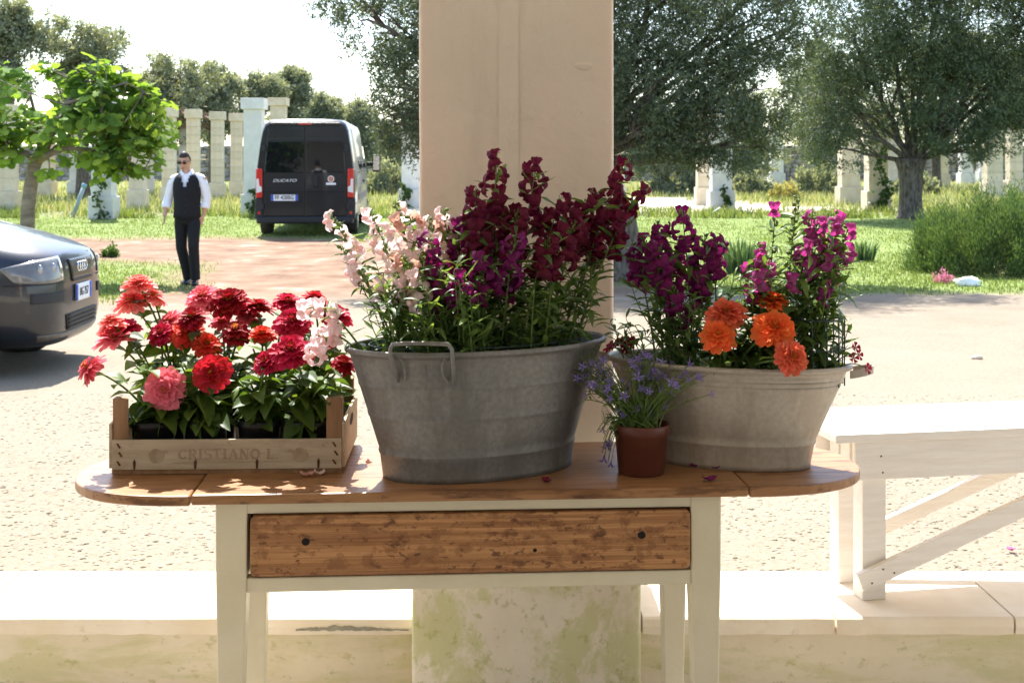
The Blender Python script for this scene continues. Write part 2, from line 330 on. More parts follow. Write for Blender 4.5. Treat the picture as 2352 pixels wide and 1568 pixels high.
# pillar
PX, PY = .0115, 3.44
pl = thing('pillar', 'square beige plastered porch pillar on a mossy plinth behind the table', 'pillar', (PX, PY, 0))
def slab_grid(w, h, d, amp, seed, nxx=14, nzz=40, rc=.012):
    # a plastered block whose faces wander a little
    mb = MB(); ring = []
    per = []
    hw, hd = w / 2, d / 2
    for i in range(nxx): per.append((-hw + rc + (w - 2 * rc) * i / (nxx - 1), -hd))
    for a in (30, 60): per.append((hw - rc + rc * math.sin(R(a)), -hd + rc - rc * math.cos(R(a))))
    for i in range(nxx): per.append((hw, -hd + rc + (d - 2 * rc) * i / (nxx - 1)))
    for a in (30, 60): per.append((hw - rc + rc * math.cos(R(a)), hd - rc + rc * math.sin(R(a))))
    for i in range(nxx): per.append((hw - rc - (w - 2 * rc) * i / (nxx - 1), hd))
    for a in (30, 60): per.append((-hw + rc - rc * math.sin(R(a)), hd - rc + rc * math.cos(R(a))))
    for i in range(nxx): per.append((-hw, hd - rc - (d - 2 * rc) * i / (nxx - 1)))
    for a in (30, 60): per.append((-hw + rc - rc * math.cos(R(a)), -hd + rc - rc * math.sin(R(a))))
    rings = []
    for k in range(nzz):
        z = h * k / (nzz - 1); rg = []
        for (x, y) in per:
            e = noise.noise((x * 6 + seed, y * 6, z * 5)) * amp + noise.noise((x * 22 + seed, y * 22, z * 22)) * amp * .35
            q = Vector((x, y, 0)).normalized(); rg.append((x + q.x * e, y + q.y * e, z))
        rings.append(rg)
    return mb.loft(rings)
slab_grid(.513, 2.74, .46, .0016, 1).build('shaft', K['plaster'], pl, True, loc=(0, .23, .57))
slab_grid(.598, .60, .52, .003, 9, nzz=14).build('plinth', K['plinth'], pl, True, loc=(.026, .22, -.005))
mb = MB(); mb.loft([[(-.026, -.0012 - .0012 * math.sin(math.pi * t), z), (.026, -.0012 - .0012 * math.sin(math.pi * t), z), (.026, .004, z), (-.026, .004, z)] for t, z in [(i / 9, .72 + 2.5 * i / 9) for i in range(10)]])
mb.build('plaster_seam', K['plaster'], pl, loc=(-.02, 0, 0))
mb = MB().ball((.178, .003, 1.748), (.028, .009, .014), 10, 6); mb.build('plaster_bump', K['plaster'], pl, True)

# low wall with coping slabs, left and right of the pillar
def lowwall(x0, x1, lab, joints):
    w = thing('low_wall', lab, 'wall', ((x0 + x1) / 2, 3.68, 0)); cx = (x0 + x1) / 2
    mb = MB(); nxx = 60; rings = []
    prof = [(-.175, -.09), (-.177, .02), (-.172, .1), (-.176, .17), (-.174, .236), (.18, .236), (.18, -.09)]
    for i in range(nxx + 1):
        x = x0 + (x1 - x0) * i / nxx
        rings.append([(x - cx, y + (noise.noise((x * 5, z * 9, 2)) * .006 if y < 0 else 0), z) for y, z in prof])
    mb.loft(rings).build('masonry', K['wallface'], w)
    for a, e in zip(joints[:-1], joints[1:]):
        mb = MB(); k = max(2, int((e - a) / .05)); rings = []
        for i in range(k + 1):
            x = a + .003 + (e - a - .006) * i / k
            j = noise.noise((x * 7, 1, 5)) * .006; j2 = noise.noise((x * 16, 3, 5)) * .005
            rings.append([(x - cx, -.208 + j, .240 + j2), (x - cx, -.213 + j, .262), (x - cx, -.210 + j, .281), (x - cx, -.203 + j, .2865), (x - cx, .185, .2865), (x - cx, .19, .238)])
        mb.loft(rings).build('coping_slab', K['coping'], w)
    return w
wl = lowwall(-3.6, -.25, 'mossy cream low wall with pale coping reaching the pillar, without a bench on it', [-3.6, -2.9, -2.15, -1.45, -.262])
wr = lowwall(.33, 3.6, 'mossy cream low wall with pale coping slabs under the white bench', [.345, .86, 1.335, 1.95, 2.6, 3.6])
mb = MB(); rp = random.Random(5); pts0 = [(-.80 + .36 * i / 24, .268 + rp.uniform(-.003, .007) - .004 * abs(i - 12) / 12) for i in range(25)][::-1] + [(-.80 + .36 * i / 24, .254 + rp.uniform(-.006, .003) + .008 * abs(i - 14) / 14) for i in range(25)]
pts = [(-.52 + .3 * i / 44, .2555 + .016 * max(0, math.sin(math.pi * min(1, i / 44 * 1.15)) * (.55 + .5 * noise.noise((i * .23, 1, 1)))) + rp.uniform(-.0012, .0012)) for i in range(45)][::-1] + [(-.52 + .3 * i / 44, .2535 + .003 * noise.noise((i * .4, 5, 1)) + rp.uniform(-.0012, .0008)) for i in range(45)]
mb.prism([(x + 1.931 - .06, z) for x, z in pts], -.2165, -.20).build('peeled_patch', K['peel'], wl)
# ------------------------------------------------------------------ table
TZ = .78; TA = R(3.5)
tb = thing('console_table', 'old wooden console table with honey coloured top and cream painted legs', 'table', (-.089, 2.851, 0), TA)
def leg(x0, y0, sx, sy):
    # square leg, tapering on the inner sides
    mb = MB(); rings = []
    for z, w in ((0, .042), (.30, .052), (TZ - .19, .066), (TZ - .022, .068)):
        xa, xb = (x0, x0 + w) if sx > 0 else (x0 - w, x0)
        d = (.068 - w) * .35 * sx
        ya, yb = (y0, y0 + w) if sy > 0 else (y0 - w, y0)
        rings.append([(xa + d, ya, z), (xb + d, ya, z), (xb + d, yb, z), (xa + d, yb, z)])
    return mb.loft(rings).build('leg', K['cream'], tb, bevel=.003)
leg(-.552, 0, 1, 1); leg(.552, 0, -1, 1); leg(-.552, .44, 1, -1); leg(.552, .44, -1, -1)
zt = TZ - .022
MB().box((0, .018, zt - .013), (.972, .03, .026)).build('top_rail', K['cream'], tb, bevel=.002)
MB().box((0, .020, zt - .181), (.972, .034, .032)).build('bottom_rail', K['cream'], tb, bevel=.003)
for s in (-1, 1): MB().box((s * .535, .22, zt - .098), (.026, .30, .194)).build('side_rail', K['cream'], tb, bevel=.002)
MB().box((0, .425, zt - .098), (.968, .026, .194)).build('back_rail', K['cream'], tb, bevel=.002)
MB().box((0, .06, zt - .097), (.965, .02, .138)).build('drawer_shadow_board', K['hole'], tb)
# drawer front with rounded corners
def rrect(x0, x1, z0, z1, r, n=4):
    p = []
    for cx, cz, a0 in ((x1 - r, z0 + r, -90), (x1 - r, z1 - r, 0), (x0 + r, z1 - r, 90), (x0 + r, z0 + r, 180)):
        for i in range(n + 1):
            a = R(a0 + 90 * i / n); p.append((cx + r * math.cos(a), cz + r * math.sin(a)))
    return p
dr = MB().prism(rrect(-.477, .482, zt - .160, zt - .030, .012), -.006, .04).build('drawer_front', K['drawer'], tb, bevel=.003)
for px, pz, r in ((-.358, zt - .086, .0088), (.374, zt - .084, .0088), (.139, zt - .113, .0045)):
    mb = MB().prism([(px + r * math.cos(a), pz + r * math.sin(a) * .9) for a in [2 * math.pi * i / 14 for i in range(14)]], -.0068, .001)
    mb.build('knob_hole', K['hole'], dr)
# top: a long middle board and two rounded drop leaves
x0, x1, yf, yb, th = -.602, .610, -.022, .470, .022
MB().box(((x0 + x1) / 2, (yf + yb) / 2, TZ - th / 2), (x1 - x0 - .005, yb - yf, th)).build('middle_board', K['tabletop'], tb, bevel=.004)
def leaf_board(x, ln, s):
    yc, hw = (yf + yb) / 2, (yb - yf) / 2; p = []
    for i in range(33):
        a = -math.pi / 2 + math.pi * i / 32
        ca, sa = math.cos(a), math.sin(a)
        p.append((x + s * ln * (abs(ca) ** .82), yc + hw * (abs(sa) ** .9 * (1 if sa > 0 else -1))))
    if s < 0: p.reverse()
    MB().prism(p, TZ - th - .002, TZ - .0015, 'z').build('drop_leaf', K['tabletop'], tb, bevel=.004)
    MB().box((x + s * ln * .45, yc, TZ - th - .014), (ln * .8, .03, .022)).build('leaf_support', K['cratepost'], tb)
leaf_board(x0 - .001, .295, -1); leaf_board(x1 + .001, .312, 1)

# ------------------------------------------------------------------ white bench on the low wall
bz = .2865; BA = R(10.5)
bn = thing('bench', 'white painted wooden bench with diagonal braces standing on the low wall', 'bench', (.965, 3.60, bz), BA)
bh = .466; W = K['whitewood']
MB().box((.92, .165, bh - .012), (2.02, .39, .024)).build('seat_board', W, bn, bevel=.003)
for y in (0, .155): 
    for x in (0, 1.75): MB().box((x + .036, y + .03, (bh - .024) / 2), (.070, .06, bh - .024)).build('leg', W, bn, bevel=.003)
for y, t in ((-.0225, .022), (.2385, .022)): MB().box((.90, y + t / 2, bh - .024 - .052), (1.86, t, .104)).build('apron', W, bn, bevel=.002)
MB().box((.036, .1225, bh - .075), (.06, .06, .09)).build('cross_rail', W, bn)
for y, zoff, xo in ((-.0215, 0, -.005), (.217, .03, .05)):
    L_ = 1.06; a = R(20.5); bt = .05 if y < 0 else .042
    M_ = Matrix.Rotation(-a, 4, 'Y')
    br = MB().box((xo + .0 + L_ / 2 * math.cos(a) - .01, y + .011, .055 + zoff + L_ / 2 * math.sin(a)), (L_, .021, bt), M=M_).build('brace', W, bn, bevel=.002)
    if y < 0:
        for q in (.02, .055, .09):
            c = Vector((q * math.cos(a) + .0, y - .0005, .06 + q * math.sin(a) + (.012 if q == .055 else -.012)))
            MB().ball(c, (.0028, .0015, .0028), 6, 4).build('nail', K['rust'], br)
for q, zz in ((.045, .04), (.05, .085)): MB().ball((q, -.023, bh - .024 - zz), (.0028, .0015, .0028), 6, 4).build('nail', K['rust'], bn)

# ------------------------------------------------------------------ text helper
def text_mesh(body, size, m, extrude=.0004, shear=0, bold=0, sx=1.0):
    cu = bpy.data.curves.new('lettering', 'FONT'); cu.body = body; cu.size = size; cu.extrude = extrude; cu.shear = shear; cu.offset = bold
    cu.align_x = 'CENTER'; cu.align_y = 'CENTER'
    o = bpy.data.objects.new('lettering_curve', cu); col.objects.link(o)
    dg = bpy.context.evaluated_depsgraph_get(); me = bpy.data.meshes.new_from_object(o.evaluated_get(dg))
    bpy.data.objects.remove(o); me.materials.clear(); me.materials.append(m)
    if sx != 1: me.transform(Matrix.Scale(sx, 4, (1, 0, 0)))
    return me
FACE = Matrix.Rotation(R(90), 4, 'X')        # lettering that faces -Y

# ------------------------------------------------------------------ fruit crate
cr = thing('fruit_crate', 'weathered wooden fruit crate full of potted zinnias, with faded lettering', 'crate', (-.652, 2.995, TZ), R(2.0))
cw, cd = .522, .33
for i in range(5): MB().box((0, .035 + i * .066, .006), (cw, .055, .008)).build('bottom_slat', K['crate'], cr)
fb = MB().box((0, -.004, .045), (cw, .008, .068)).build('front_board', K['crate'], cr, bevel=.0015)
MB().box((0, cd + .004, .045), (cw, .008, .068)).build('back_board', K['crate'], cr, bevel=.0015)
MB().box((0, .012, .0055), (cw + .002, .03, .011)).build('bottom_batten', K['cratepost'], cr)
MB().box((0, cd - .012, .0055), (cw + .002, .03, .011)).build('bottom_batten', K['cratepost'], cr)
for sx in (-1, 1):
    for y0, d in ((.0, 1), (cd, -1)):
        a = sx * cw / 2
        mb = MB(); h = .172 if d > 0 else .168
        mb.loft([[(a, y0, z), (a - sx * .036, y0, z), (a - sx * .033, y0 + d * .01, z), (a, y0 + d * .038, z)] for z in (.011, h * .5, h)])
        mb.build('corner_post', K['cratepost'], cr, bevel=.001)
    x = sx * (cw / 2 + .004)
    pr = [(-.004, .014), (cd + .004, .014), (cd + .004, .115), (cd * .72, .122), (cd * .3, .122), (-.004, .115)]
    eb = MB().prism([(p[0], p[1]) for p in pr], x - .0035, x + .0035, 'x').build('end_board', K['crate'], cr, bevel=.001)
    mb = MB().prism([(cd / 2 + .045 * math.cos(q), .092 + .013 * math.sin(q)) for q in [2 * math.pi * i / 16 for i in range(16)]], x - .004, x + .004, 'x'); mb.build('hand_hole', K['hole'], eb)
for px in (-.21, -.072, .068, .208): MB().prism([(px - .002, .012), (px + .002, .012), (px + .0035, .028), (px + .001, .036), (px - .003, .029)], -.0092, -.007).build('rust_streak', K['rust'], fb)
for sx in (-1, 1):
    for k, z in enumerate((.026, .046, .066)):
        q = sx * .245 + (.003 if k % 2 else -.001)
        MB().prism([(q - .005, z + .005), (q - .001, z + .006), (q + .006, z - .004), (q + .002, z - .006)], -.0092, -.007).build('staple', K['rust'], fb)
# faded lettering in slab serif capitals
LET = MB(); Hh, st, tw = .0235, .0056, .0022
def bar(x0, z0, x1, z1, w):
    d = Vector((x1 - x0, z1 - z0)).normalized(); q = Vector((-d.y, d.x)) * w / 2
    LET.prism([(x0 - q.x, z0 - q.y), (x1 - q.x, z1 - q.y), (x1 + q.x, z1 + q.y), (x0 + q.x, z0 + q.y)][::1], -.0086, -.0078)
def serif(x, z, w=.010): bar(x - w / 2, z, x + w / 2, z, tw)
def arc(cx, cz, rx, rz, a0, a1, w):
    n = 12
    for i in range(n):
        a, c_ = R(a0 + (a1 - a0) * i / n), R(a0 + (a1 - a0) * (i + 1.15) / n)
        bar(cx + rx * math.cos(a), cz + rz * math.sin(a), cx + rx * math.cos(c_), cz + rz * math.sin(c_), w * (.65 + .5 * abs(math.cos((a + c_) / 2))))
def stemb(x): bar(x, 0, x, Hh, st); serif(x, tw / 2); serif(x, Hh - tw / 2)
def letter(ch, x):
    if ch == 'C': arc(x + .010, Hh / 2, .0085, Hh / 2 - .002, 45, 318, st * .9); bar(x + .0165, Hh * .68, x + .0165, Hh, tw); return .0195
    if ch == 'R': stemb(x + .005); arc(x + .010, Hh * .73, .0065, Hh * .23, -90, 90, st * .8); bar(x + .006, Hh - .001, x + .0105, Hh - .001, tw); bar(x + .006, Hh * .49, x + .0105, Hh * .49, tw); bar(x + .010, Hh * .48, x + .0185, .0, st * .9); serif(x + .019, tw / 2, .006); return .0215
    if ch == 'I': stemb(x + .005); return .0115
    if ch == 'S': arc(x + .0085, Hh * .72, .0065, Hh * .24, 30, 260, st * .75); arc(x + .0085, Hh * .27, .0068, Hh * .24, -150, 90, st * .75); return .0175
    if ch == 'T': bar(x + .0095, 0, x + .0095, Hh, st); serif(x + .0095, tw / 2); bar(x, Hh - .0012, x + .019, Hh - .0012, .0028); bar(x + .0012, Hh * .74, x + .0012, Hh, tw); bar(x + .0178, Hh * .74, x + .0178, Hh, tw); return .0205
    if ch == 'A': bar(x + .003, 0, x + .0105, Hh, tw * 1.3); bar(x + .0105, Hh, x + .0185, 0, st); bar(x + .006, Hh * .33, x + .016, Hh * .33, tw); serif(x + .003, tw / 2, .008); serif(x + .0185, tw / 2, .009); return .0225
    if ch == 'N': bar(x + .004, 0, x + .004, Hh, tw * 1.3); bar(x + .004, Hh, x + .018, 0, st); bar(x + .0185, 0, x + .0185, Hh, tw * 1.3); serif(x + .004, tw / 2, .008); serif(x + .003, Hh - tw / 2, .008); serif(x + .0185, Hh - tw / 2, .008); return .023
    if ch == 'O': arc(x + .0105, Hh / 2, .0092, Hh / 2 - .0015, 0, 360, st * .95); return .0225
    if ch == 'L': stemb(x + .005); bar(x + .005, .0015, x + .0165, .0015, tw * 1.3); bar(x + .0165, 0, x + .0165, Hh * .3, tw); return .0195
    if ch == '.': bar(x + .001, .002, x + .0048, .002, .004); return .007
    return .010
x = 0
for ch in 'CRISTIANO L.': x += letter(ch, x) + .001
wid = x
LET.v = [((p[0] - wid / 2 + .004) * 1.05, p[1], p[2] + .034) for p in LET.v]
LET.prism([(-.125, .0262), (.125, .0262), (.125, .0276), (-.125, .0276)], -.0086, -.0078)
LET.build('lettering', K['faded'], fb)
for sx in (-1, 1):
    q = sx * .163 + .004; n_ = 18
    pts = [(q + (.0185 + .0015 * math.sin(5 * a)) * math.cos(a), .0425 + (.0165 + .001 * math.cos(3 * a)) * math.sin(a)) for a in [2 * math.pi * i / n_ for i in range(n_)]]
    mb = MB().prism(pts, -.0086, -.0078); mb.prism([(q - sx * .010, .052), (q - sx * .024, .057), (q - sx * .028, .050), (q - sx * .018, .047)], -.0088, -.0078)
    mb.build('printed_fruit', K['faded'], fb)

# ------------------------------------------------------------------ petals, leaves and blooms (templates)
def leaf_mesh(name, m, ln, wd, curl, fold, nseg=6, prof=None, seed=0):
    # blade along +Y, face up +Z; a midrib fold and a downward curl
    rr = random.Random(seed); v = []; f = []
    for i in range(nseg + 1):
        t = i / nseg
        w = wd * (prof(t) if prof else math.sin(math.pi * min(1, t * .93 + .04)) ** .8) / 2
        a = curl * t; y = ln * (math.sin(a) / curl if abs(curl) > 1e-3 else t) if True else 0
        z = -ln * ((1 - math.cos(a)) / curl if abs(curl) > 1e-3 else 0)
        tw = rr.uniform(-.06, .06)
        for s in (-1, -.5, 0, .5, 1): v.append((s * w, y, z + abs(s) * w * fold + s * w * tw * 3))
        if i:
            for k in range(4):
                p = (i - 1) * 5 + k; f.append((p, p + 1, p + 6, p + 5))
    mb = MB(); mb.add(v, f); return mb.mesh(name, m, True)
ZL = [leaf_mesh('leaf', K['zleaf'], .072, .042, c, .35, seed=i, prof=lambda t: math.sin(math.pi * min(1, (t * .96 + .04)) ** .8)) for i, c in enumerate((.4, .9, 1.4, .7))]
SL = [leaf_mesh('leaf', K['sleaf'], .052, .0115, c, .4, 5, seed=i + 9) for i, c in enumerate((.3, .8, 1.3, 1.8, -.2))]
def zinnia_mesh(m, layers, seed, r=.045, flatness=1.0):
    rr = random.Random(seed); mb = MB(); nl = layers
    for l in range(nl):
        q = l / max(1, nl - 1)                       # 0 outer, 1 inner
        cnt = int(19 - 8 * q); ln = r * (1 - .66 * q); wd = r * (.40 - .17 * q)
        tilt = R(-14 + 78 * q ** 1.15) if flatness > .5 else R(-32 + 70 * q)
        for k in range(cnt):
            a = 2 * math.pi * (k + .5 * (l % 2) + rr.uniform(-.2, .2)) / cnt
            el = tilt + rr.uniform(-.14, .14); l2 = ln * rr.uniform(.88, 1.08)
            d = Vector((math.cos(a) * math.cos(el), math.sin(a) * math.cos(el), math.sin(el)))
            M_ = rot_to(d, (0, 0, 1), rr.uniform(-.25, .25))
            o = Vector((math.cos(a), math.sin(a), 0)) * (.004 * (1 - q)) + Vector((0, 0, .004 + .010 * q))
            v = []; crv = rr.uniform(.1, .5)
            for t, w in ((.08, .22), (.45, .8), (.78, 1.0), (.97, .62)):
                zz = -crv * l2 * .35 * t * t + (.10 * l2 * t if l < nl - 1 else 0)
                for s in (-1, 0, 1): v.append(o + (M_ @ Vector((s * wd * w / 2, l2 * t - (0 if s == 0 else 0) + (.05 * l2 if s == 0 and t > .9 else 0), zz + abs(s) * wd * .17))))
            mb.add(v, [(i * 3 + j, i * 3 + j + 1, i * 3 + j + 4, i * 3 + j + 3) for i in range(3) for j in range(2)])
    return mb.mesh('bloom', m, True)
def centre_mesh(r):
    mb = MB(); rr = random.Random(4); mb.ball((0, 0, .012), (r * .16, r * .16, .010), 8, 5)
    for k in range(16):
        a = k * 2.4; q = r * (.08 + .012 * k * .9); mb.ball((q * math.cos(a), q * math.sin(a), .021 - q * .2), (.0022, .0022, .0042), 5, 4)
    return mb.mesh('flower_centre', PET['yellow'], True)
CEN = centre_mesh(.045)
ZM = {}
def zmesh(c, kind):
    if (c, kind) not in ZM: ZM[(c, kind)] = zinnia_mesh(PET[c], {'full': 7, 'mid': 5, 'flat': 4}[kind], hash(c) % 97 if False else len(ZM), flatness=.3 if kind == 'flat' else 1.0)
    return ZM[(c, kind)]

# ------------------------------------------------------------------ zinnias in their pots
pot_mb = MB(); prof = [(.040, 0), (.043, .004), (.050, .085), (.0535, .087), (.0545, .102), (.052, .103), (.050, .086), (.047, .082)]
pot_mb.loft([[(r * math.cos(2 * math.pi * j / 20), r * math.sin(2 * math.pi * j / 20), z) for j in range(20)] for r, z in prof], cap=False)
pot_mb.f.append(tuple(reversed(range(20)))); POT = pot_mb.mesh('pot', K['blackpot'], True)
SOIL = MB().add([(0, 0, .092)] + [(.0475 * math.cos(2 * math.pi * j / 14), .0475 * math.sin(2 * math.pi * j / 14), .086) for j in range(14)], [(0, j + 1, (j + 1) % 14 + 1) for j in range(14)]).mesh('soil', K['soil'])
TUBS = [((-.077, 3.045), R(25), .314, .186, .73, .297), ((.512, 3.125), R(-20), .288, .150, .68, .242)]
def add_leaf(th, tmpl, p, d, up=(0, 0, 1), s=1.0, roll=0):
    tip = Vector(th.location) + Vector(p) + Vector(d).normalized() * (.062 * s)          # leaves stay inside the rim they grow behind
    for C, A, a, b_, k, h in TUBS:
        q = Matrix.Rotation(-A, 2) @ (Vector((th.location.x, th.location.y)) - Vector(C))
        if (q.x / a) ** 2 + (q.y / b_) ** 2 < 1:
            for w in (tip, Vector(th.location) + Vector(p) + Vector(d).normalized() * (.035 * s)):
                z = w.z - TZ; sc = k + (1 - k) * min(1, max(0, (z - .05) / (h - .05))); q = Matrix.Rotation(-A, 2) @ (Vector((w.x, w.y)) - Vector(C))
                if z < h + .012 and (q.x / (a * sc - .012)) ** 2 + (q.y / (b_ * sc - .012)) ** 2 > 1: return None
    return link('leaf', tmpl, th, Matrix.Translation(p) @ rot_to(d, up, roll) @ Matrix.Scale(s, 4))
def zstem(th, base, tip, axis, colr, kind, size, nn, rr, leaf=1.0, bend=None):
    base, tip = Vector(base), Vector(tip)
    c = bend if bend is not None else Vector((base.x * .8 + tip.x * .2, base.y * .8 + tip.y * .2, base.z + (tip.z - base.z) * .6))
    pts = bez(base, c, tip, 9)
    st = MB().tube(pts, [.0034 - .0012 * i / 8 for i in range(9)], 6).build('stem', K['stem'], th, True)
    if colr:
        fl = link('bloom', zmesh(colr, kind), th, Matrix.Translation(tip) @ Vector(axis).to_track_quat('Z', 'Y').to_matrix().to_4x4() @ Matrix.Rotation(rr.uniform(0, 6), 4, 'Z') @ Matrix.Scale(size / .045, 4))
        link('flower_centre', CEN, fl)
    az = rr.uniform(0, 6.28)
    for k in range(nn):
        t = .12 + .72 * k / max(1, nn - 1); i = min(7, int(t * 8)); p = pts[i].lerp(pts[i + 1], t * 8 - i)
        for s in (0, math.pi):
            a = az + s + rr.uniform(-.3, .3); e = rr.uniform(-.1, .65)
            add_leaf(th, rr.choice(ZL), p, (math.cos(a) * math.cos(e), math.sin(a) * math.cos(e), math.sin(e)), s=leaf * rr.uniform(.75, 1.15) * (1.05 - .35 * t), roll=rr.uniform(-.5, .5))
        az += math.pi / 2
rows = [3.058, 3.165, 3.27]; cols = [-.836, -.714, -.592, -.470]
zpots = {}
desc = {(0, 0): 'pink', (0, 1): 'pink', (0, 2): 'red', (0, 3): 'crimson', (1, 0): 'pink', (1, 1): 'orange red', (1, 2): 'dark red', (1, 3): 'crimson', (2, 0): 'coral', (2, 1): 'pink coral', (2, 2): 'dark red', (2, 3): 'crimson'}
rown = ['front', 'middle', 'back']
BL = [  # picture x, y, row, colour, kind, size in picture px, axis
 (318, 657, 2, 'coral', 'mid', 40, (0, -.1, 1)), (302, 698, 2, 'coral', 'mid', 42, (-.1, -.35, .9)), (352, 684, 2, 'coral', 'flat', 36, (.1, .1, 1)), (256, 742, 1, 'coral', 'flat', 38, (-.3, .2, .9)),
 (290, 757, 1, 'crim', 'mid', 36, (0, -.3, .9)), (262, 784, 1, 'pink', 'mid', 47, (-.2, -.1, 1)), (207, 846, 0, 'rose', 'flat', 42, (-.75, -.25, .55)), (379, 893, 0, 'pink', 'full', 49, (.05, -1, .12)),
 (486, 856, 0, 'red', 'full', 44, (0, -1, .35)), (467, 687, 2, 'pink', 'mid', 42, (-.1, -.5, .8)), (526, 697, 2, 'dred', 'full', 50, (0, -.45, .9)), (592, 710, 2, 'dred', 'mid', 38, (.1, .0, 1)), (396, 741, 2, 'pink', 'mid', 38, (-.5, -.3, .8)),
 (372, 768, 1, 'crim', 'mid', 34, (-.2, -.6, .7)), (442, 733, 1, 'dred', 'mid', 38, (-.1, -.4, .9)), (430, 766, 1, 'orred', 'full', 40, (-.15, -.7, .7)), (475, 792, 1, 'orred', 'mid', 35, (.3, -.6, .7)),
 (541, 762, 1, 'dred', 'flat', 38, (0, -.5, .9)), (603, 770, 1, 'orred', 'mid', 32, (.1, -.3, .9)), (660, 700, 2, 'crim', 'mid', 40, (.1, -.2, 1)), (672, 742, 1, 'crim', 'full', 44, (0, -.6, .8)), (668, 809, 0, 'crim', 'full', 50, (.05, -.6, .85)),
 (612, 832, 0, 'crim', 'mid', 34, (-.4, -.6, .6)), (722, 690, 2, 'red', 'mid', 34, (.2, -.1, 1)), (771, 730, 2, 'crim', 'mid', 42, (.3, -.3, .9)), (790, 838, 0, 'dred', 'mid', 30, (.4, -.4, .8)), (510, 744, 2, 'rose', 'mid', 30, (0, -.2, 1)), (570, 730, 2, 'rose', 'mid', 30, (0, -.4, .9)), (752, 775, 1, 'crim', 'mid', 34, (.2, -.5, .8)), (700, 780, 2, 'crim', 'mid', 32, (0, -.5, .8))]
for ri in range(3):
    for ci in range(4):
        lab = f'{desc[(ri, ci)]} zinnia in a black pot, {rown[ri]} row of the crate' + ('', ' next to its corner post of the pink cluster', '', '')[0]
        zpots[(ri, ci)] = thing('potted_zinnia', lab, 'potted plant', (cols[ci] + rnd.uniform(-.004, .004), rows[ri] + .022 * (ci - 1.5) * .15, TZ + .0105), 0, 'zinnias in black pots in the crate')
        link('pot', POT, zpots[(ri, ci)]); link('soil', SOIL, zpots[(ri, ci)])
labs = {(0, 0): 'zinnia in a black pot with one rose bloom leaning out over the crate corner', (0, 1): 'zinnia in a black pot with a big pink bloom facing outwards above the front board', (0, 2): 'zinnia in a black pot with a round red bloom facing outwards above the front board',
        (0, 3): 'zinnia in a black pot with the largest crimson bloom, near the tub', (1, 0): 'zinnia in a black pot with pink and crimson blooms in the middle row', (1, 1): 'zinnia in a black pot with orange red blooms in the middle of the crate',
        (1, 2): 'zinnia in a black pot with a dark red bloom amid the crate', (1, 3): 'zinnia in a black pot with crimson blooms in the middle row beside the big tub', (2, 0): 'tall zinnia in a black pot with coral blooms at the back of the crate',
        (2, 1): 'tall zinnia in a black pot with pink blooms at the back of the crate', (2, 2): 'tall zinnia in a black pot with wide dark red blooms at the back', (2, 3): 'tall zinnia in a black pot with crimson blooms behind the drooping snapdragon'}
for k, t in zpots.items(): t['label'] = labs[k]
for (x, y, ri, c, kd, sz, ax) in BL:
    Y = rows[ri] + (-.06 if ri == 0 else rnd.uniform(-.03, .03))
    p = P(x, y, Y); ci = min(range(4), key=lambda i: abs(cols[i] - p.x))
    if (ri, ci) == (0, 0) and x > 300: ci = 1
    t = zpots[(ri, ci)]; o = Vector(t.location); base = Vector((rnd.uniform(-.012, .012), rnd.uniform(-.012, .012), .088))
    zstem(t, base, p - o, ax, c, kd, sz / F * Y, 5, rnd, 1.0)
for k, t in zpots.items():                      # leafy shoots without a bloom
    for q in range(5 if k[0] == 0 else 4):
        a = rnd.uniform(0, 6.28); h = rnd.uniform(.15, .25)
        zstem(t, (rnd.uniform(-.02, .02), rnd.uniform(-.02, .02), .088), (.055 * math.cos(a), .04 * math.sin(a) - (.03 if k[0] == 0 else 0), h), (0, 0, 1), None, None, 0, 4, rnd, 1.1)
# the front row's leaves hang over the board
for ci, (px, py) in enumerate(((.02, -.02), (0, -.03), (.02, -.03), (-.01, -.03))):
    t = zpots[(0, ci)]
    for q in range(5):
        a = -math.pi / 2 + rnd.uniform(-1.1, 1.1)
        add_leaf(t, rnd.choice(ZL), (px + rnd.uniform(-.03, .03), py, .105 + rnd.uniform(0, .07)), (math.cos(a), math.sin(a), rnd.uniform(-.7, .2)), s=rnd.uniform(.9, 1.25), roll=rnd.uniform(-.4, .4))

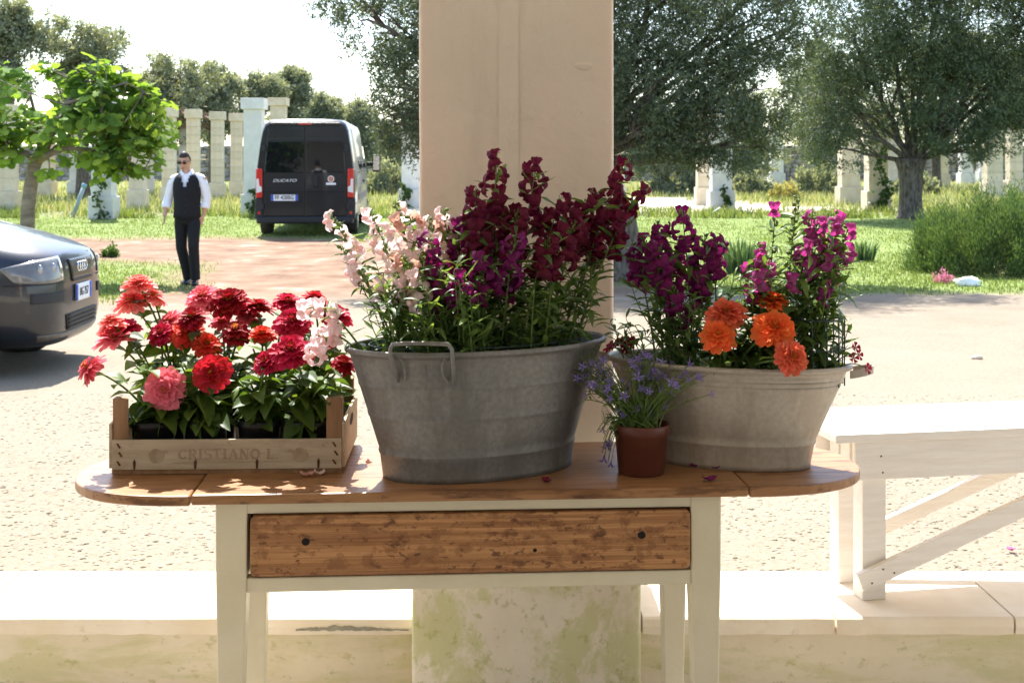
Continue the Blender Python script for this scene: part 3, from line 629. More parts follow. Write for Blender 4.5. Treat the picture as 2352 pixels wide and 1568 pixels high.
# ------------------------------------------------------------------ oval zinc tubs
def tub(name, lab, c, ang, a, b_, h, k, m, beads, soil_k, thin=.0016):
    t = thing(name, lab, 'tub', (c[0], c[1], TZ), ang); n = 56
    def ring(z, off, sc): return [((a * sc + off) * math.cos(2 * math.pi * j / n), (b_ * sc + off) * math.sin(2 * math.pi * j / n), z) for j in range(n)]
    def sc(z): return k + (1 - k) * (.35 * z / h + .65 * max(0, (z - .045) / (h - .045)))
    mb = MB(); rings = [ring(.004, -.03, k), ring(.0, -.002, k), ring(0.0, .0025, k), ring(.012, .0025, sc(.012)), ring(.052, .0022, sc(.052)), ring(.056, .0034, sc(.056)), ring(.060, .0034, sc(.060)), ring(.065, 0, sc(.065))]
    z = .065
    zs = sorted([.065 + (h - .065) * i / 14 for i in range(1, 14)] + [q for bb in beads for q in (bb - .006, bb - .003, bb, bb + .003, bb + .006)])
    for z in zs:
        off = 0
        for bb in beads:
            if abs(z - bb) < .0059: off = .0013 * math.cos((z - bb) / .006 * math.pi / 2)
        rings.append(ring(z, off, sc(z)))
    for i in range(9):                       # rolled rim
        q = R(-90 + 270 * i / 8); rings.append(ring(h - .004 + .0065 * math.sin(q), .0045 + .0065 * math.cos(q) - .003, 1.0))
    rings += [ring(h - .01, -.004, 1.0), ring(h * .72, -.004, sc(h * .72))]
    mb.loft(rings, cap=False); mb.f.append(tuple(reversed(range(n))))
    body = mb.build('tub_body', m, t, True)
    sz = h * soil_k; s2 = sc(sz); nn = 40
    v = [(0, 0, sz + .01)] + [((a * s2 - .002) * math.cos(2 * math.pi * j / nn), (b_ * s2 - .002) * math.sin(2 * math.pi * j / nn), sz) for j in range(nn)]
    MB().add(v, [(0, j + 1, (j + 1) % nn + 1) for j in range(nn)]).build('soil', K['soil'], t)
    return t, sz
T1C, T1A = (-.077, 3.045), R(25)
tub1, s1 = tub('zinc_tub', 'large grey galvanised oval tub planted with pink and crimson snapdragons', T1C, T1A, .314, .186, .297, .73, K['zinc'], (.145, .215), .80)
T2C, T2A = (.512, 3.125), R(-20)
tub2, s2 = tub('zinc_tub', 'smaller cream galvanised oval tub with orange zinnias and a wire cage', T2C, T2A, .288, .150, .242, .68, K['zinccream'], (.192, .204, .216), .84)
# seam and bail handles of the big tub
def on_tub(T, C, A, a, b_, k, h, th, z, off=0):
    sc = k + (1 - k) * (.35 * z / h + .65 * max(0, (z - .045) / (h - .045))); return Vector(((a * sc + off) * math.cos(th), (b_ * sc + off) * math.sin(th), z))
for th0 in (R(231), R(51)):
    f_ = lambda dth, z, off: on_tub(tub1, T1C, T1A, .314, .186, .73, .297, th0 + dth, z, off)
    d = .235
    path = [f_(-d, .235, .008), f_(-d, .262, .014), f_(-d, .292, .018), f_(-d, .308, .014), f_(-d * .88, .319, .012), f_(-d * .45, .321, .012), f_(0, .322, .012), f_(d * .45, .321, .012), f_(d * .88, .319, .012), f_(d, .308, .014), f_(d, .292, .018), f_(d, .262, .012), f_(d, .228, .008)]
    MB().tube(path, .0048, 10).build('handle', K['zinc'], tub1, True)
    for s in (-1, 1):
        lp = [f_(s * d * (.82 - .18 * math.sin(q)) + s * .0, .262 + .026 * math.cos(q), .004 + .006 * math.sin(q)) for q in [math.pi * i / 8 for i in range(9)]]
        MB().tube(lp, .0028, 7).build('handle_loop', K['zinc'], tub1, True)
mb = MB(); mb.tube([on_tub(0, 0, 0, .314, .186, .73, .297, R(232), z, -.0005) for z in [.002 + .27 * i / 8 for i in range(9)]], .0018, 6); mb.build('seam', K['zinc'], tub1, True)
for s in (0, math.pi):
    rings = []
    for i in range(13):
        q = math.pi * i / 12; x = (.288 + .004 + .048 * math.sin(q)) ; y = .038 * math.cos(q); zc = .226 + .010 * math.sin(q)
        rings.append([(x * math.cos(s) - y * math.sin(s), x * math.sin(s) + y * math.cos(s), zc - .009), (x * math.cos(s) - y * math.sin(s), x * math.sin(s) + y * math.cos(s), zc + .009),
                      ((x + .002) * math.cos(s) - y * math.sin(s), (x + .002) * math.sin(s) + y * math.cos(s), zc + .009), ((x + .002) * math.cos(s) - y * math.sin(s), (x + .002) * math.sin(s) + y * math.cos(s), zc - .009)])
    MB().loft(rings).build('handle', K['zinccream'], tub2)

# ------------------------------------------------------------------ snapdragons
def floret_mesh(m, seed, buds=False):
    rr = random.Random(seed); mb = MB(); n = 8
    mb.loft([[(r * math.cos(2 * math.pi * j / n), y, r * .9 * math.sin(2 * math.pi * j / n)) for j in range(n)] for r, y in ((.0028, 0), (.0048, .006), (.0058, .013), (.0078, .019))], cap=False)
    def lip(w, ln, lobes, up, ystart, zstart):
        v = []; f = []; nu, nv = 4 * lobes + 1, 5; ph = rr.uniform(0, 6)
        for j in range(nv):
            t = j / (nv - 1)
            for i in range(nu):
                u = i / (nu - 1) * 2 - 1
                lob = .78 + .22 * abs(math.cos((u + (1 if lobes % 2 == 0 else 0) * .0) * lobes * math.pi / 2 + (0 if lobes % 2 else math.pi / 2)))
                l = ln * t * lob; ww = w * (.38 + .62 * t ** .7)
                ruf = .0026 * t * t * math.sin(u * 9 + ph) + rr.uniform(-.0006, .0006)
                a = .55 + 1.5 * t                                # bends back
                v.append((u * ww / 2, ystart + l * math.cos(a) * .75 - abs(u) * .006 + ruf, zstart + up * (l * math.sin(a) * .95 + .004 * t - abs(u) * .3 * w * .25) + ruf * .5))
        for j in range(nv - 1):
            for i in range(nu - 1): f.append((j * nu + i, j * nu + i + 1, (j + 1) * nu + i + 1, (j + 1) * nu + i))
        mb.add(v, f)
    lip(.034, .022, 2, 1, .017, .003); lip(.036, .018, 3, -1, .018, -.002)
    mb.ball((0, .021, .0), (.0085, .0055, .0055), 8, 5)
    return mb.mesh('floret', m, True)
FL = {c: [floret_mesh(PET[c], i + 3) for i in range(3)] for c in ('sn_crim', 'sn_mag', 'sn_lmag', 'sn_pink', 'sn_old')}
pod = MB().ball((0, .007, 0), (.0042, .0062, .0042), 7, 5); pod.tube([(0, .012, 0), (0, .018, .001), (.0005, .022, .003)], [.0012, .0006, .0003], 4)
for q in range(5): a = q * 1.257; pod.add([(0, 0, 0), (.003 * math.cos(a), .003, .003 * math.sin(a)), (.006 * math.cos(a + .2), .008, .006 * math.sin(a + .2)), (.003 * math.cos(a + .5), .003, .003 * math.sin(a + .5))], [(0, 1, 2, 3)])
POD = pod.mesh('seed_pod', K['bud'], True)
def snap(base, tip, colr, nf, frac, lab, grp, rr, nleaf=22, pods=0, lean=.5, fs=1.0, leafs=1.0, old=0, shoots=1):
    base, tip = Vector(base), Vector(tip); t = thing('snapdragon', lab, 'snapdragon', base, 0, grp)
    v = tip - base; ctrl = Vector((v.x * (1 - lean) * .6, v.y * .4, v.z * (.45 + .25 * lean)))
    N = 14; pts = bez((0, 0, -.02), ctrl, v, N)
    mb = MB().tube(pts, [.0031 - .0021 * i / (N - 1) for i in range(N)], 6)
    def at(q):
        q = max(0, min(.999, q)) * (N - 1); i = int(q); return pts[i].lerp(pts[i + 1], q - i), (pts[i + 1] - pts[i]).normalized()
    # buds at the tip
    az = rr.uniform(0, 6)
    for k in range(9):
        q = .90 + .1 * k / 8; p, d = at(q); az += 2.4; r = .0032 - .0018 * k / 8
        o = Vector((math.cos(az), math.sin(az), .35)) * (.004 + r); mb.ball(p + o, (r, r, r * 1.6), 6, 4)
    mb.build('stem', K['stem'], t, True)
    ln = v.length
    for k in range(nf):
        q = 1 - frac + (frac - .05) * (k + rr.uniform(-.2, .2)) / max(1, nf - 1) if nf > 1 else .9
        p, d = at(q); az += 2.4; s = fs * (1.08 - .35 * max(0, (q - (1 - frac)) / frac)) * rr.uniform(.85, 1.12)
        e = rr.uniform(-.25, .35); dd = Vector((math.cos(az) * math.cos(e), math.sin(az) * math.cos(e), math.sin(e)))
        cc = 'sn_old' if rr.random() < old else colr
        link('floret', rr.choice(FL[cc]), t, Matrix.Translation(p + dd * rr.uniform(.002, .012)) @ rot_to(dd + Vector((rr.uniform(-.3, .3), rr.uniform(-.3, .3), rr.uniform(-.3, .2))), d, rr.uniform(-.4, .4)) @ Matrix.Scale(s, 4))
    for k in range(pods):
        q = 1 - frac * 1.15 + (frac * 1.1) * k / max(1, pods - 1); p, d = at(q); az += 2.4; e = rr.uniform(.1, .7)
        dd = Vector((math.cos(az) * math.cos(e), math.sin(az) * math.cos(e), math.sin(e)))
        link('seed_pod', POD, t, Matrix.Translation(p) @ rot_to(dd, d) @ Matrix.Scale(rr.uniform(.8, 1.15), 4))
    for k in range(nleaf):
        q = .06 + (1.0 - frac * .45) * k / max(1, nleaf - 1); p, d = at(q); az += 2.4; e = rr.uniform(.0, .9)
        dd = Vector((math.cos(az) * math.cos(e), math.sin(az) * math.cos(e), math.sin(e)))
        add_leaf(t, rr.choice(SL), p, dd, d, leafs * rr.uniform(.7, 1.2), rr.uniform(-.6, .6))
    for s_ in range(shoots):
        p, d = at(rr.uniform(.03, .4)); a = rr.uniform(0, 6.28); h = rr.uniform(.07, .15)
        e2 = p + Vector((math.cos(a) * h * .55, math.sin(a) * h * .45, h)); sp_ = bez(p, p + Vector((math.cos(a) * h * .4, math.sin(a) * h * .35, h * .4)), e2, 6)
        MB().tube(sp_, [.0018 - .001 * i / 5 for i in range(6)], 5).build('side_shoot', K['stem'], t, True)
        for k in range(11):
            q = (k + 1) / 11 * 4.99; i = int(q); pp = sp_[i].lerp(sp_[i + 1], q - i); az += 2.4; e = rr.uniform(.1, 1.0)
            dd = Vector((math.cos(az) * math.cos(e), math.sin(az) * math.cos(e), math.sin(e)))
            add_leaf(t, rr.choice(SL), pp, dd, (0, 0, 1), leafs * rr.uniform(.6, 1.05) * (1.15 - .1 * i), rr.uniform(-.6, .6))
    return t
def in_tub(C, A, a, b_, u, v):
    return Vector((C[0] + a * u * math.cos(A) - b_ * v * math.sin(A), C[1] + a * u * math.sin(A) + b_ * v * math.cos(A)))
def plant(C, A, a, b_, sz, x, y, Y, colr, nf, frac, lab, grp, pull=.55, **kw):
    tip = P(x, y, Y); c = Vector((C[0], C[1]))
    q = Vector((tip.x, tip.y)) - c; q2 = Matrix.Rotation(-A, 2) @ q; u, v = q2.x / a, q2.y / b_
    l = math.hypot(u, v); k = pull if l * pull < .78 else .78 / l
    w = c + q * k
    return snap((w.x, w.y, TZ + sz - .005), tip, colr, nf, frac, lab, grp, rnd, **kw)
A1 = (T1C, T1A, .30, .176, s1); A2 = (T2C, T2A, .272, .138, s2)
gC, gM, gP = 'crimson snapdragons in the big grey tub', 'magenta snapdragons in the big grey tub', 'pale pink snapdragons in the big grey tub'
lC = 'dark crimson snapdragon spike growing in the big grey tub'; lM = 'magenta purple snapdragon spike growing in the big grey tub'; lP = 'pale pink snapdragon with green seed pods in the big grey tub'
CR = [(1142, 352, 3.08, 16, .50, 'tallest crimson snapdragon spike, in front of the pillar'), (1236, 362, 3.10, 11, .34, 'slim crimson snapdragon spike standing free in front of the pillar'), (1092, 432, 3.02, 13, .42, 'crimson snapdragon spike just above the magenta ones'), (1190, 478, 3.04, 10, .34, 'crimson snapdragon spike low between the two tall spikes'), (1448, 358, 3.16, 16, .50, 'leaning crimson snapdragon spike reaching past the edge of the pillar'), (1476, 430, 3.10, 11, .40, 'outermost crimson snapdragon spike bent towards the cream tub'), (1362, 436, 3.12, 12, .36, 'crimson snapdragon spike with orange throats beside the leaning one'), (1290, 452, 3.10, 9, .30, 'short-headed crimson snapdragon spike with a gap on both sides'), (1262, 545, 3.00, 8, .28, 'low crimson snapdragon spike over the darkest leaves of the tub'), (1322, 508, 3.04, 9, .32, 'crimson snapdragon spike below the short-headed one'), (1415, 470, 3.2, 10, .34, 'crimson snapdragon spike at the back against the pillar corner'), (1150, 470, 3.15, 9, .34, 'crimson snapdragon spike hidden behind the tallest one'), (1045, 590, 3.08, 8, .34, 'crimson snapdragon spike set between pale pink and magenta ones')]
for x, y, Y, nf, fr, lab in CR:
    plant(*A1, x, y, Y, 'sn_crim', int(nf * .8), fr, lab, gC, fs=1.34, nleaf=30, shoots=3, leafs=1.25)
MG = [(1085, 488, 3.03, 9, .38, 'tallest magenta snapdragon spike in the grey tub'), (985, 545, 2.98, 12, .52, 'long magenta snapdragon spike bordering the pale pink ones'), (1050, 505, 3.1, 7, .3, 'magenta snapdragon spike behind the tub handle plants'), (1112, 588, 2.94, 8, .36, 'magenta snapdragon spike below the crimson cluster'), (1186, 540, 2.95, 10, .42, 'magenta snapdragon spike nearest the dark leafy side of the tub'), (1010, 622, 2.93, 9, .45, 'low magenta snapdragon spike hanging over the leaves near the handle'), (1062, 628, 2.9, 5, .3, 'small magenta snapdragon spike with few florets near the rim')]
for x, y, Y, nf, fr, lab in MG:
    plant(*A1, x, y, Y, 'sn_mag', int(nf * .8), fr, lab, gM, fs=1.28, nleaf=28, shoots=3, pods=4, leafs=1.15)
PK = [(757, 492, 3.02, 6, .40, 12, .08, 'pale pink snapdragon leaning out over the crate with a bloom at its tip'), (782, 566, 2.96, 6, .34, 10, .2, 'pale pink snapdragon leaning out low over the zinnias'), (846, 478, 3.05, 8, .40, 12, .15, 'pale pink snapdragon in front of the van wheel'), (905, 462, 3.08, 7, .42, 14, .15, 'tall pale pink snapdragon with a long row of green pods'), (940, 494, 3.02, 9, .42, 10, .25, 'pale pink snapdragon spike beside the white column foot'), (985, 500, 3.08, 9, .40, 8, .25, 'pale pink snapdragon spike before the pillar edge'), (1018, 478, 3.12, 8, .36, 10, .15, 'pale pink snapdragon with green tips in front of the pillar'), (880, 560, 2.95, 9, .45, 8, .3, 'pale pink snapdragon with some withered florets'), (930, 590, 2.92, 8, .42, 6, .4, 'mostly withered pinkish snapdragon beside the magenta spikes')]
for x, y, Y, nf, fr, pd, ol, lab in PK:
    plant(*A1, x, y, Y, 'sn_pink', int(nf * .75), fr, lab, gP, nleaf=34, pods=pd + 4, old=ol, shoots=3, leafs=.95, fs=1.22)
# one stem hangs over the rim above the crate
w = in_tub(T1C, T1A, .30, .176, -.82, .1)
t = thing('snapdragon', 'drooping pale pink snapdragon hanging over the rim of the grey tub', 'snapdragon', (w.x, w.y, TZ + s1))
for (mx, my), (ex, ey), nfl in (((735, 690), (722, 838), 9), ((745, 655), (688, 722), 7)):
    pts = bez((0, 0, 0), P(mx, my, 2.92) - Vector(t.location), P(ex, ey, 2.87) - Vector(t.location), 12)
    MB().tube(pts, [.0028 - .0015 * i / 11 for i in range(12)], 6).build('stem', K['stem'], t, True)
    az = 0
    for k in range(nfl):
        i = 5 + int(k * 6.5 / nfl); p = pts[min(11, i)]; az += 2.4; dd = Vector((math.cos(az), math.sin(az) - .5, -.3))
        link('floret', rnd.choice(FL['sn_pink']), t, Matrix.Translation(p) @ rot_to(dd, (0, 0, 1)) @ Matrix.Scale(rnd.uniform(.9, 1.15), 4))
    for k in range(14):
        p = pts[min(11, 1 + k // 2)]; az += 2.4; add_leaf(t, rnd.choice(SL), p, (math.cos(az), math.sin(az), .3), s=rnd.uniform(.7, 1.1))
# low foliage filling the big tub
def filler(C, A, a, b_, sz, n, lab, grp, h0=.09, h1=.20, m=SL, ls=1.0, sel=None):
    for k in range(n):
        while True:
            u, v = rnd.uniform(-1, 1), rnd.uniform(-1, 1)
            if u * u + v * v < .8 and (sel is None or sel(u, v)): break
        w = in_tub(C, A, a, b_, u, v); t = thing('leafy_shoot', lab, 'plant', (w.x, w.y, TZ + sz - .005), 0, grp)
        h = rnd.uniform(h0, h1); pts = bez((0, 0, -.01), (u * .01, v * .01, h * .6), (u * .045, v * .03, h), 6)
        MB().tube(pts, [.0022 - .001 * i / 5 for i in range(6)], 5).build('stem', K['stem'], t, True); az = rnd.uniform(0, 6)
        for q in range(16):
            x = q / 15 * 4.99; i = int(x); p = pts[i].lerp(pts[i + 1], x - i); az += 2.4; e = rnd.uniform(0, 1.0)
            add_leaf(t, rnd.choice(m), p, (math.cos(az) * math.cos(e), math.sin(az) * math.cos(e), math.sin(e)), s=ls * rnd.uniform(.7, 1.2), roll=rnd.uniform(-.5, .5))
filler(*A1, 34, 'low green leafy shoot filling the big grey tub', 'leafy shoots in the big grey tub')
filler(*A1, 16, 'tall thin leafy shoot among the pale pink snapdragons', 'tall leafy shoots of the pale snapdragons', .16, .25, sel=lambda u, v: u < -.25)
# right tub
gR, lR = 'purple snapdragons in the cream tub', 'deep magenta snapdragon spike beside the pillar in the cream tub'
PU = [(1566, 480, 3.16, 17, .56, 'tallest and fullest purple snapdragon spike in the cream tub'), (1508, 508, 3.18, 10, .36, 'purple snapdragon spike between pillar and tallest purple spike'), (1478, 545, 3.2, 9, .34, 'purple snapdragon spike close to the pillar edge'), (1618, 538, 3.13, 10, .36, 'broad purple snapdragon spike on the lawn side of the tallest one'), (1640, 548, 3.12, 8, .3, 'purple snapdragon spike bordering the iris clump behind'), (1452, 560, 3.22, 7, .28, 'purple snapdragon spike touching the pillar edge'), (1520, 600, 3.1, 8, .34, 'low purple snapdragon spike in front of the others'), (1545, 655, 3.06, 7, .34, 'lowest purple snapdragon spike above the salmon zinnia'), (1500, 566, 3.12, 8, .3, 'purple snapdragon spike amid the pillar-side group')]
for x, y, Y, nf, fr, lab in PU:
    plant(*A2, x, y, Y, 'sn_mag', int(nf * .72), fr, lab, gR, pull=.72, fs=1.32, nleaf=28, shoots=3, pods=3, leafs=1.15)
gL = 'light magenta snapdragons in the wire cage'
LM = [(1742, 560, 3.05, 5, .38, 5, 'light magenta snapdragon leaning away from the wire cage'), (1782, 478, 3.08, 2, .40, 14, 'nearly spent magenta snapdragon with one withered bloom and many pods'), (1832, 446, 3.09, 0, .44, 20, 'bare snapdragon spike with only green seed pods, the tallest in the cage'), (1868, 482, 3.06, 5, .36, 10, 'light magenta snapdragon next to the bare pod spike'), (1885, 500, 3.04, 4, .34, 9, 'light magenta snapdragon with a drooping lower bloom'), (1922, 486, 3.07, 5, .32, 12, 'light magenta snapdragon high over the outer wires of the cage'), (1950, 518, 3.05, 5, .34, 12, 'outermost light magenta snapdragon beside the smaller iris clump'), (1850, 560, 3.02, 4, .3, 8, 'short light magenta snapdragon among pods'), (1905, 560, 3.02, 4, .36, 8, 'short light magenta snapdragon over the middle of the cage'), (1760, 590, 3.01, 4, .3, 6, 'low light magenta snapdragon just above the orange zinnias'), (1935, 580, 3.03, 2, .3, 10, 'low leafy snapdragon with two magenta blooms at the cage edge')]
for x, y, Y, nf, fr, pd, lab in LM:
    plant(*A2, x, y, Y, 'sn_lmag', nf, fr, lab, gL, pull=.80, nleaf=34, pods=pd, shoots=4, leafs=1.25, fs=1.15)
filler(*A2, 16, 'low green leafy shoot filling the cream tub', 'leafy shoots in the cream tub', .06, .15)
ZD = thing('zinnia', 'bushy zinnia with five orange blooms in the cream tub', 'zinnia', (in_tub(T2C, T2A, .272, .138, .15, -.45).x, in_tub(T2C, T2A, .272, .138, .15, -.45).y, TZ + s2))
for x, y, Y, c, kd, sz, ax in ((1775, 696, 3.03, 'orange', 'mid', 40, (.1, -.2, 1)), (1668, 722, 2.99, 'salmon', 'full', 46, (-.1, -.55, .8)), (1650, 772, 2.95, 'orange', 'mid', 42, (-.1, -.75, .6)), (1777, 756, 2.95, 'orange', 'full', 50, (0, -.75, .65)), (1818, 820, 2.90, 'salmon', 'mid', 42, (.3, -.8, .4))):
    zstem(ZD, (rnd.uniform(-.04, .04), rnd.uniform(-.02, .02), -.01), P(x, y, Y) - Vector(ZD.location), ax, c, kd, sz / F * Y, 3, rnd, 1.1)
for k in range(20):
    a = rnd.uniform(0, 6.28); add_leaf(ZD, rnd.choice(ZL), (rnd.uniform(-.10, .09), rnd.uniform(.0, .03), rnd.uniform(.035, .08)), (math.cos(a), math.sin(a) * .5, rnd.uniform(.2, .8)), s=rnd.uniform(.9, 1.3), roll=rnd.uniform(-.5, .5))
# wire cages
cg = thing('wire_cage', 'dark green wire plant cage round the light magenta snapdragons in the cream tub', 'plant cage', (P(1875, 760, 3.06).x, 3.06, TZ + s2 - .01))
rr_ = .0645
def ringw(z, r, n=28, e=1): return [(r * math.cos(2 * math.pi * i / n), e * r * math.sin(2 * math.pi * i / n), z) for i in range(n + 1)]
for z in (.02, .085, .155): MB().tube(ringw(z, rr_), .0018, 6, cap=False).build('ring_wire', K['wire'], cg, True)
for i in range(12):
    a = 2 * math.pi * i / 12 + .15; MB().tube([(rr_ * math.cos(a), rr_ * math.sin(a), 0), (rr_ * math.cos(a), rr_ * math.sin(a), .157)], .0018, 6).build('upright_wire', K['wire'], cg)
cg = thing('wire_cage', 'dark green wire plant ring low in the big grey tub', 'plant cage', (T1C[0], T1C[1], TZ + s1 - .01), T1A)
for z in (.05, .072): MB().tube([(p[0], p[1], p[2]) for p in [(.265 * math.cos(2 * math.pi * i / 40), .145 * math.sin(2 * math.pi * i / 40), z) for i in range(41)]], .0016, 6, cap=False).build('ring_wire', K['wire'], cg, True)
for i in range(10):
    a = 2 * math.pi * i / 10; MB().tube([(.265 * math.cos(a), .145 * math.sin(a), 0), (.265 * math.cos(a), .145 * math.sin(a), .073)], .0016, 5).build('upright_wire', K['wire'], cg)
# dianthus at both ends of the cream tub
def dianthus_mesh():
    mb = MB()
    for k in range(5):
        a = 2 * math.pi * k / 5; v = []
        for t, w in ((.1, .15), (.55, .6), (.85, 1), (1.0, .9)):
            for s in (-1, -.33, .33, 1): v.append((math.cos(a) * .014 * t - math.sin(a) * s * .006 * w, math.sin(a) * .014 * t + math.cos(a) * s * .006 * w, .003 * t * t + (.0016 if abs(s) < .5 and t == 1 else 0)))
        mb.add(v, [(i * 4 + j, i * 4 + j + 1, i * 4 + j + 5, i * 4 + j + 4) for i in range(3) for j in range(3)])
    return mb.mesh('bloom', PET['dianth'], True)
DM = dianthus_mesh()
for lab, u, blooms in (('dianthus with small dark red star blooms hanging over the free end of the cream tub', .84, ((1968, 798, 2.99, (.6, -.5, .5)), (1975, 815, 2.98, (.8, -.4, .3)), (1990, 846, 2.97, (.5, -.8, .1)), (1962, 822, 3.0, (.2, -.8, .4)))), ('dianthus with frilly dark crimson blooms at the pillar end of the cream tub', -.82, ((1408, 797, 3.2, (-.6, -.3, .7)), (1428, 790, 3.2, (0, -.5, .8)), (1450, 786, 3.18, (.2, -.4, .9)), (1398, 803, 3.21, (-.9, -.2, .4)), (1440, 800, 3.17, (0, -.8, .5))))):
    w = in_tub(T2C, T2A, .272, .138, u, 0); t = thing('dianthus', lab, 'dianthus', (w.x, w.y, TZ + s2 - .004))
    for x, y, Y, ax in blooms:
        tip = P(x, y, Y) - Vector(t.location); pts = bez((0, 0, 0), tip * .5 + Vector((0, 0, .05)), tip, 7); MB().tube(pts, .0013, 5).build('stem', K['stem'], t, True)
        for q in range(1 if u > 0 else 3): link('bloom', DM, t, Matrix.Translation(tip + Vector((rnd.uniform(-.004, .004), 0, q * .003))) @ (Vector(ax) + Vector((rnd.uniform(-.2, .2),) * 3)).to_track_quat('Z', 'Y').to_matrix().to_4x4() @ Matrix.Scale(.9 if u > 0 else 1.0, 4))
    for q in range(26):
        a = rnd.uniform(0, 6.28); add_leaf(t, rnd.choice(SL), (rnd.uniform(-.02, .02), rnd.uniform(-.02, .02), rnd.uniform(0, .03)), (math.cos(a), math.sin(a), rnd.uniform(.2, 1.2)), s=rnd.uniform(.5, .9))

# ------------------------------------------------------------------ violet bellflower in a brown pot
bp_ = thing('potted_bellflower', 'small violet flowering plant in a reddish brown plastic pot between the tubs', 'potted plant', (.297, 3.00, TZ))
prof = [(.046, .006), (.050, 0), (.053, .003), (.0605, .088), (.0635, .090), (.0655, .113), (.064, .115), (.061, .112), (.059, .09)]
mb = MB().loft([[(r * math.cos(2 * math.pi * j / 32), r * math.sin(2 * math.pi * j / 32), z) for j in range(32)] for r, z in prof], cap=False); mb.f.append(tuple(reversed(range(32))))
mb.build('pot', K['brownpot'], bp_, True)
MB().add([(0, 0, .104)] + [(.0605 * math.cos(2 * math.pi * j / 20), .0605 * math.sin(2 * math.pi * j / 20), .1) for j in range(20)], [(0, j + 1, (j + 1) % 20 + 1) for j in range(20)]).build('soil', K['soil'], bp_)
fm = MB()
for k in range(5):
    a = 2 * math.pi * k / 5; d = Vector((math.cos(a), math.sin(a), 0)); e = Vector((-math.sin(a), math.cos(a), 0))
    fm.add([d * .001, d * .006 - e * .0025 + Vector((0, 0, .005)), d * .013 + Vector((0, 0, .007)), d * .006 + e * .0025 + Vector((0, 0, .005))], [(0, 1, 2, 3)])
fm.tube([(0, 0, -.008), (0, 0, .001)], [.0012, .003], 5)
BF = fm.mesh('bloom', PET['violet'], True)
BLEAF = [leaf_mesh('leaf', K['sleaf'], .014, .006, .6, .3, 2, seed=i + 40) for i in range(2)]
stems = MB(); leaves_p = []
for k in range(150):
    if k < 44:                              # the stems that hang out towards the big tub
        a = math.pi + rnd.uniform(-.9, .75); r = rnd.uniform(.07, .16); top = rnd.uniform(.03, .17) if k > 12 else rnd.uniform(-.085, .0)
        tip = Vector((math.cos(a) * r - .012, math.sin(a) * r * .7 - .01, .112 + top))
        if top < .0: tip.x = rnd.uniform(-.105, -.072); tip.y = rnd.uniform(-.05, -.01)
        ctrl = Vector((tip.x * .75, tip.y * .7, .16 + max(0, top) * .6))
    else:
        a = rnd.uniform(0, 6.28); r = rnd.uniform(.0, .145); top = rnd.uniform(.06, .155) * (1.1 - r * 2.0)
        tip = Vector((math.cos(a) * r + .012, math.sin(a) * r * .72 - .018, .115 + top)); ctrl = Vector((tip.x * .35, tip.y * .35, .115 + top * .55))
    b0 = Vector((rnd.uniform(-.04, .04), rnd.uniform(-.04, .03), .10)); pts = bez(b0, ctrl, tip, 8)
    stems.tube(pts, [.0017 - .0008 * i / 7 for i in range(8)], 4)
    for q in range(5):
        i = rnd.randint(2, 6); p = pts[i]; dd = Vector((rnd.uniform(-1, 1), rnd.uniform(-1, 1), rnd.uniform(-.2, 1)))
        if rnd.random() < .8: leaves_p.append((p, dd))
        s2_ = p + dd.normalized() * rnd.uniform(.012, .028) + Vector((0, 0, .012)); stems.tube([p, (p + s2_) / 2 + Vector((0, 0, -.002)), s2_], .0006, 3)
        if rnd.random() < .11 and q < 3: link('bloom', BF, bp_, Matrix.Translation(s2_) @ (dd + Vector((0, -.3, .3))).to_track_quat('Z', 'Y').to_matrix().to_4x4() @ Matrix.Scale(rnd.uniform(.6, .95), 4))
    if rnd.random() < .42: link('bloom', BF, bp_, Matrix.Translation(tip) @ (pts[-1] - pts[-2] + Vector((0, -.01, 0))).to_track_quat('Z', 'Y').to_matrix().to_4x4() @ Matrix.Scale(rnd.uniform(.85, 1.25), 4))
stems.build('stems', K['stem'], bp_, True)['kind'] = 'stuff'
for p, dd in leaves_p[:290]: link('leaf', rnd.choice(BLEAF), bp_, Matrix.Translation(p) @ rot_to(dd) @ Matrix.Scale(rnd.uniform(.8, 1.2), 4))

# ------------------------------------------------------------------ fallen petals
def fallen(x, y, colr, s, lab, grp=None):
    Y = F * (HC - TZ) / (y - HY); v = []; rr = random.Random(x)
    mb = MB(); nu, nv = 5, 5
    for j in range(nv):
        for i in range(nu):
            u, w = i / 4 * 2 - 1, j / 4 * 2 - 1; r = (1 - .25 * (u * u * w * w))
            v.append((u * r * .014 * s, w * r * .010 * s, .0015 + .006 * s * abs(u) ** 2 * rr.uniform(.6, 1.3) + .005 * s * abs(w) ** 2 * rr.uniform(.3, 1.2) + rr.uniform(0, .0015)))
    mb.add(v, [(j * nu + i, j * nu + i + 1, (j + 1) * nu + i + 1, (j + 1) * nu + i) for j in range(nv - 1) for i in range(nu - 1)])
    o = mb.build('fallen_petal', PET[colr], None, True, loc=((x - 1176) / F * Y, Y, TZ), rz=rr.uniform(0, 6))
    so_ = o.modifiers.new('thickness', 'SOLIDIFY'); so_.thickness = .0006
    tag(o, lab, 'petal', grp)
fallen(705, 1094, 'sn_old', 1.2, 'withered pink petal on the table top in front of the crate', 'pink petals by the crate'); fallen(734, 1090, 'sn_pink', 1.0, 'curled pale pink petal on the table top in front of the crate'); fallen(846, 1060, 'sn_old', .8, 'small withered petal on the table between crate and grey tub')
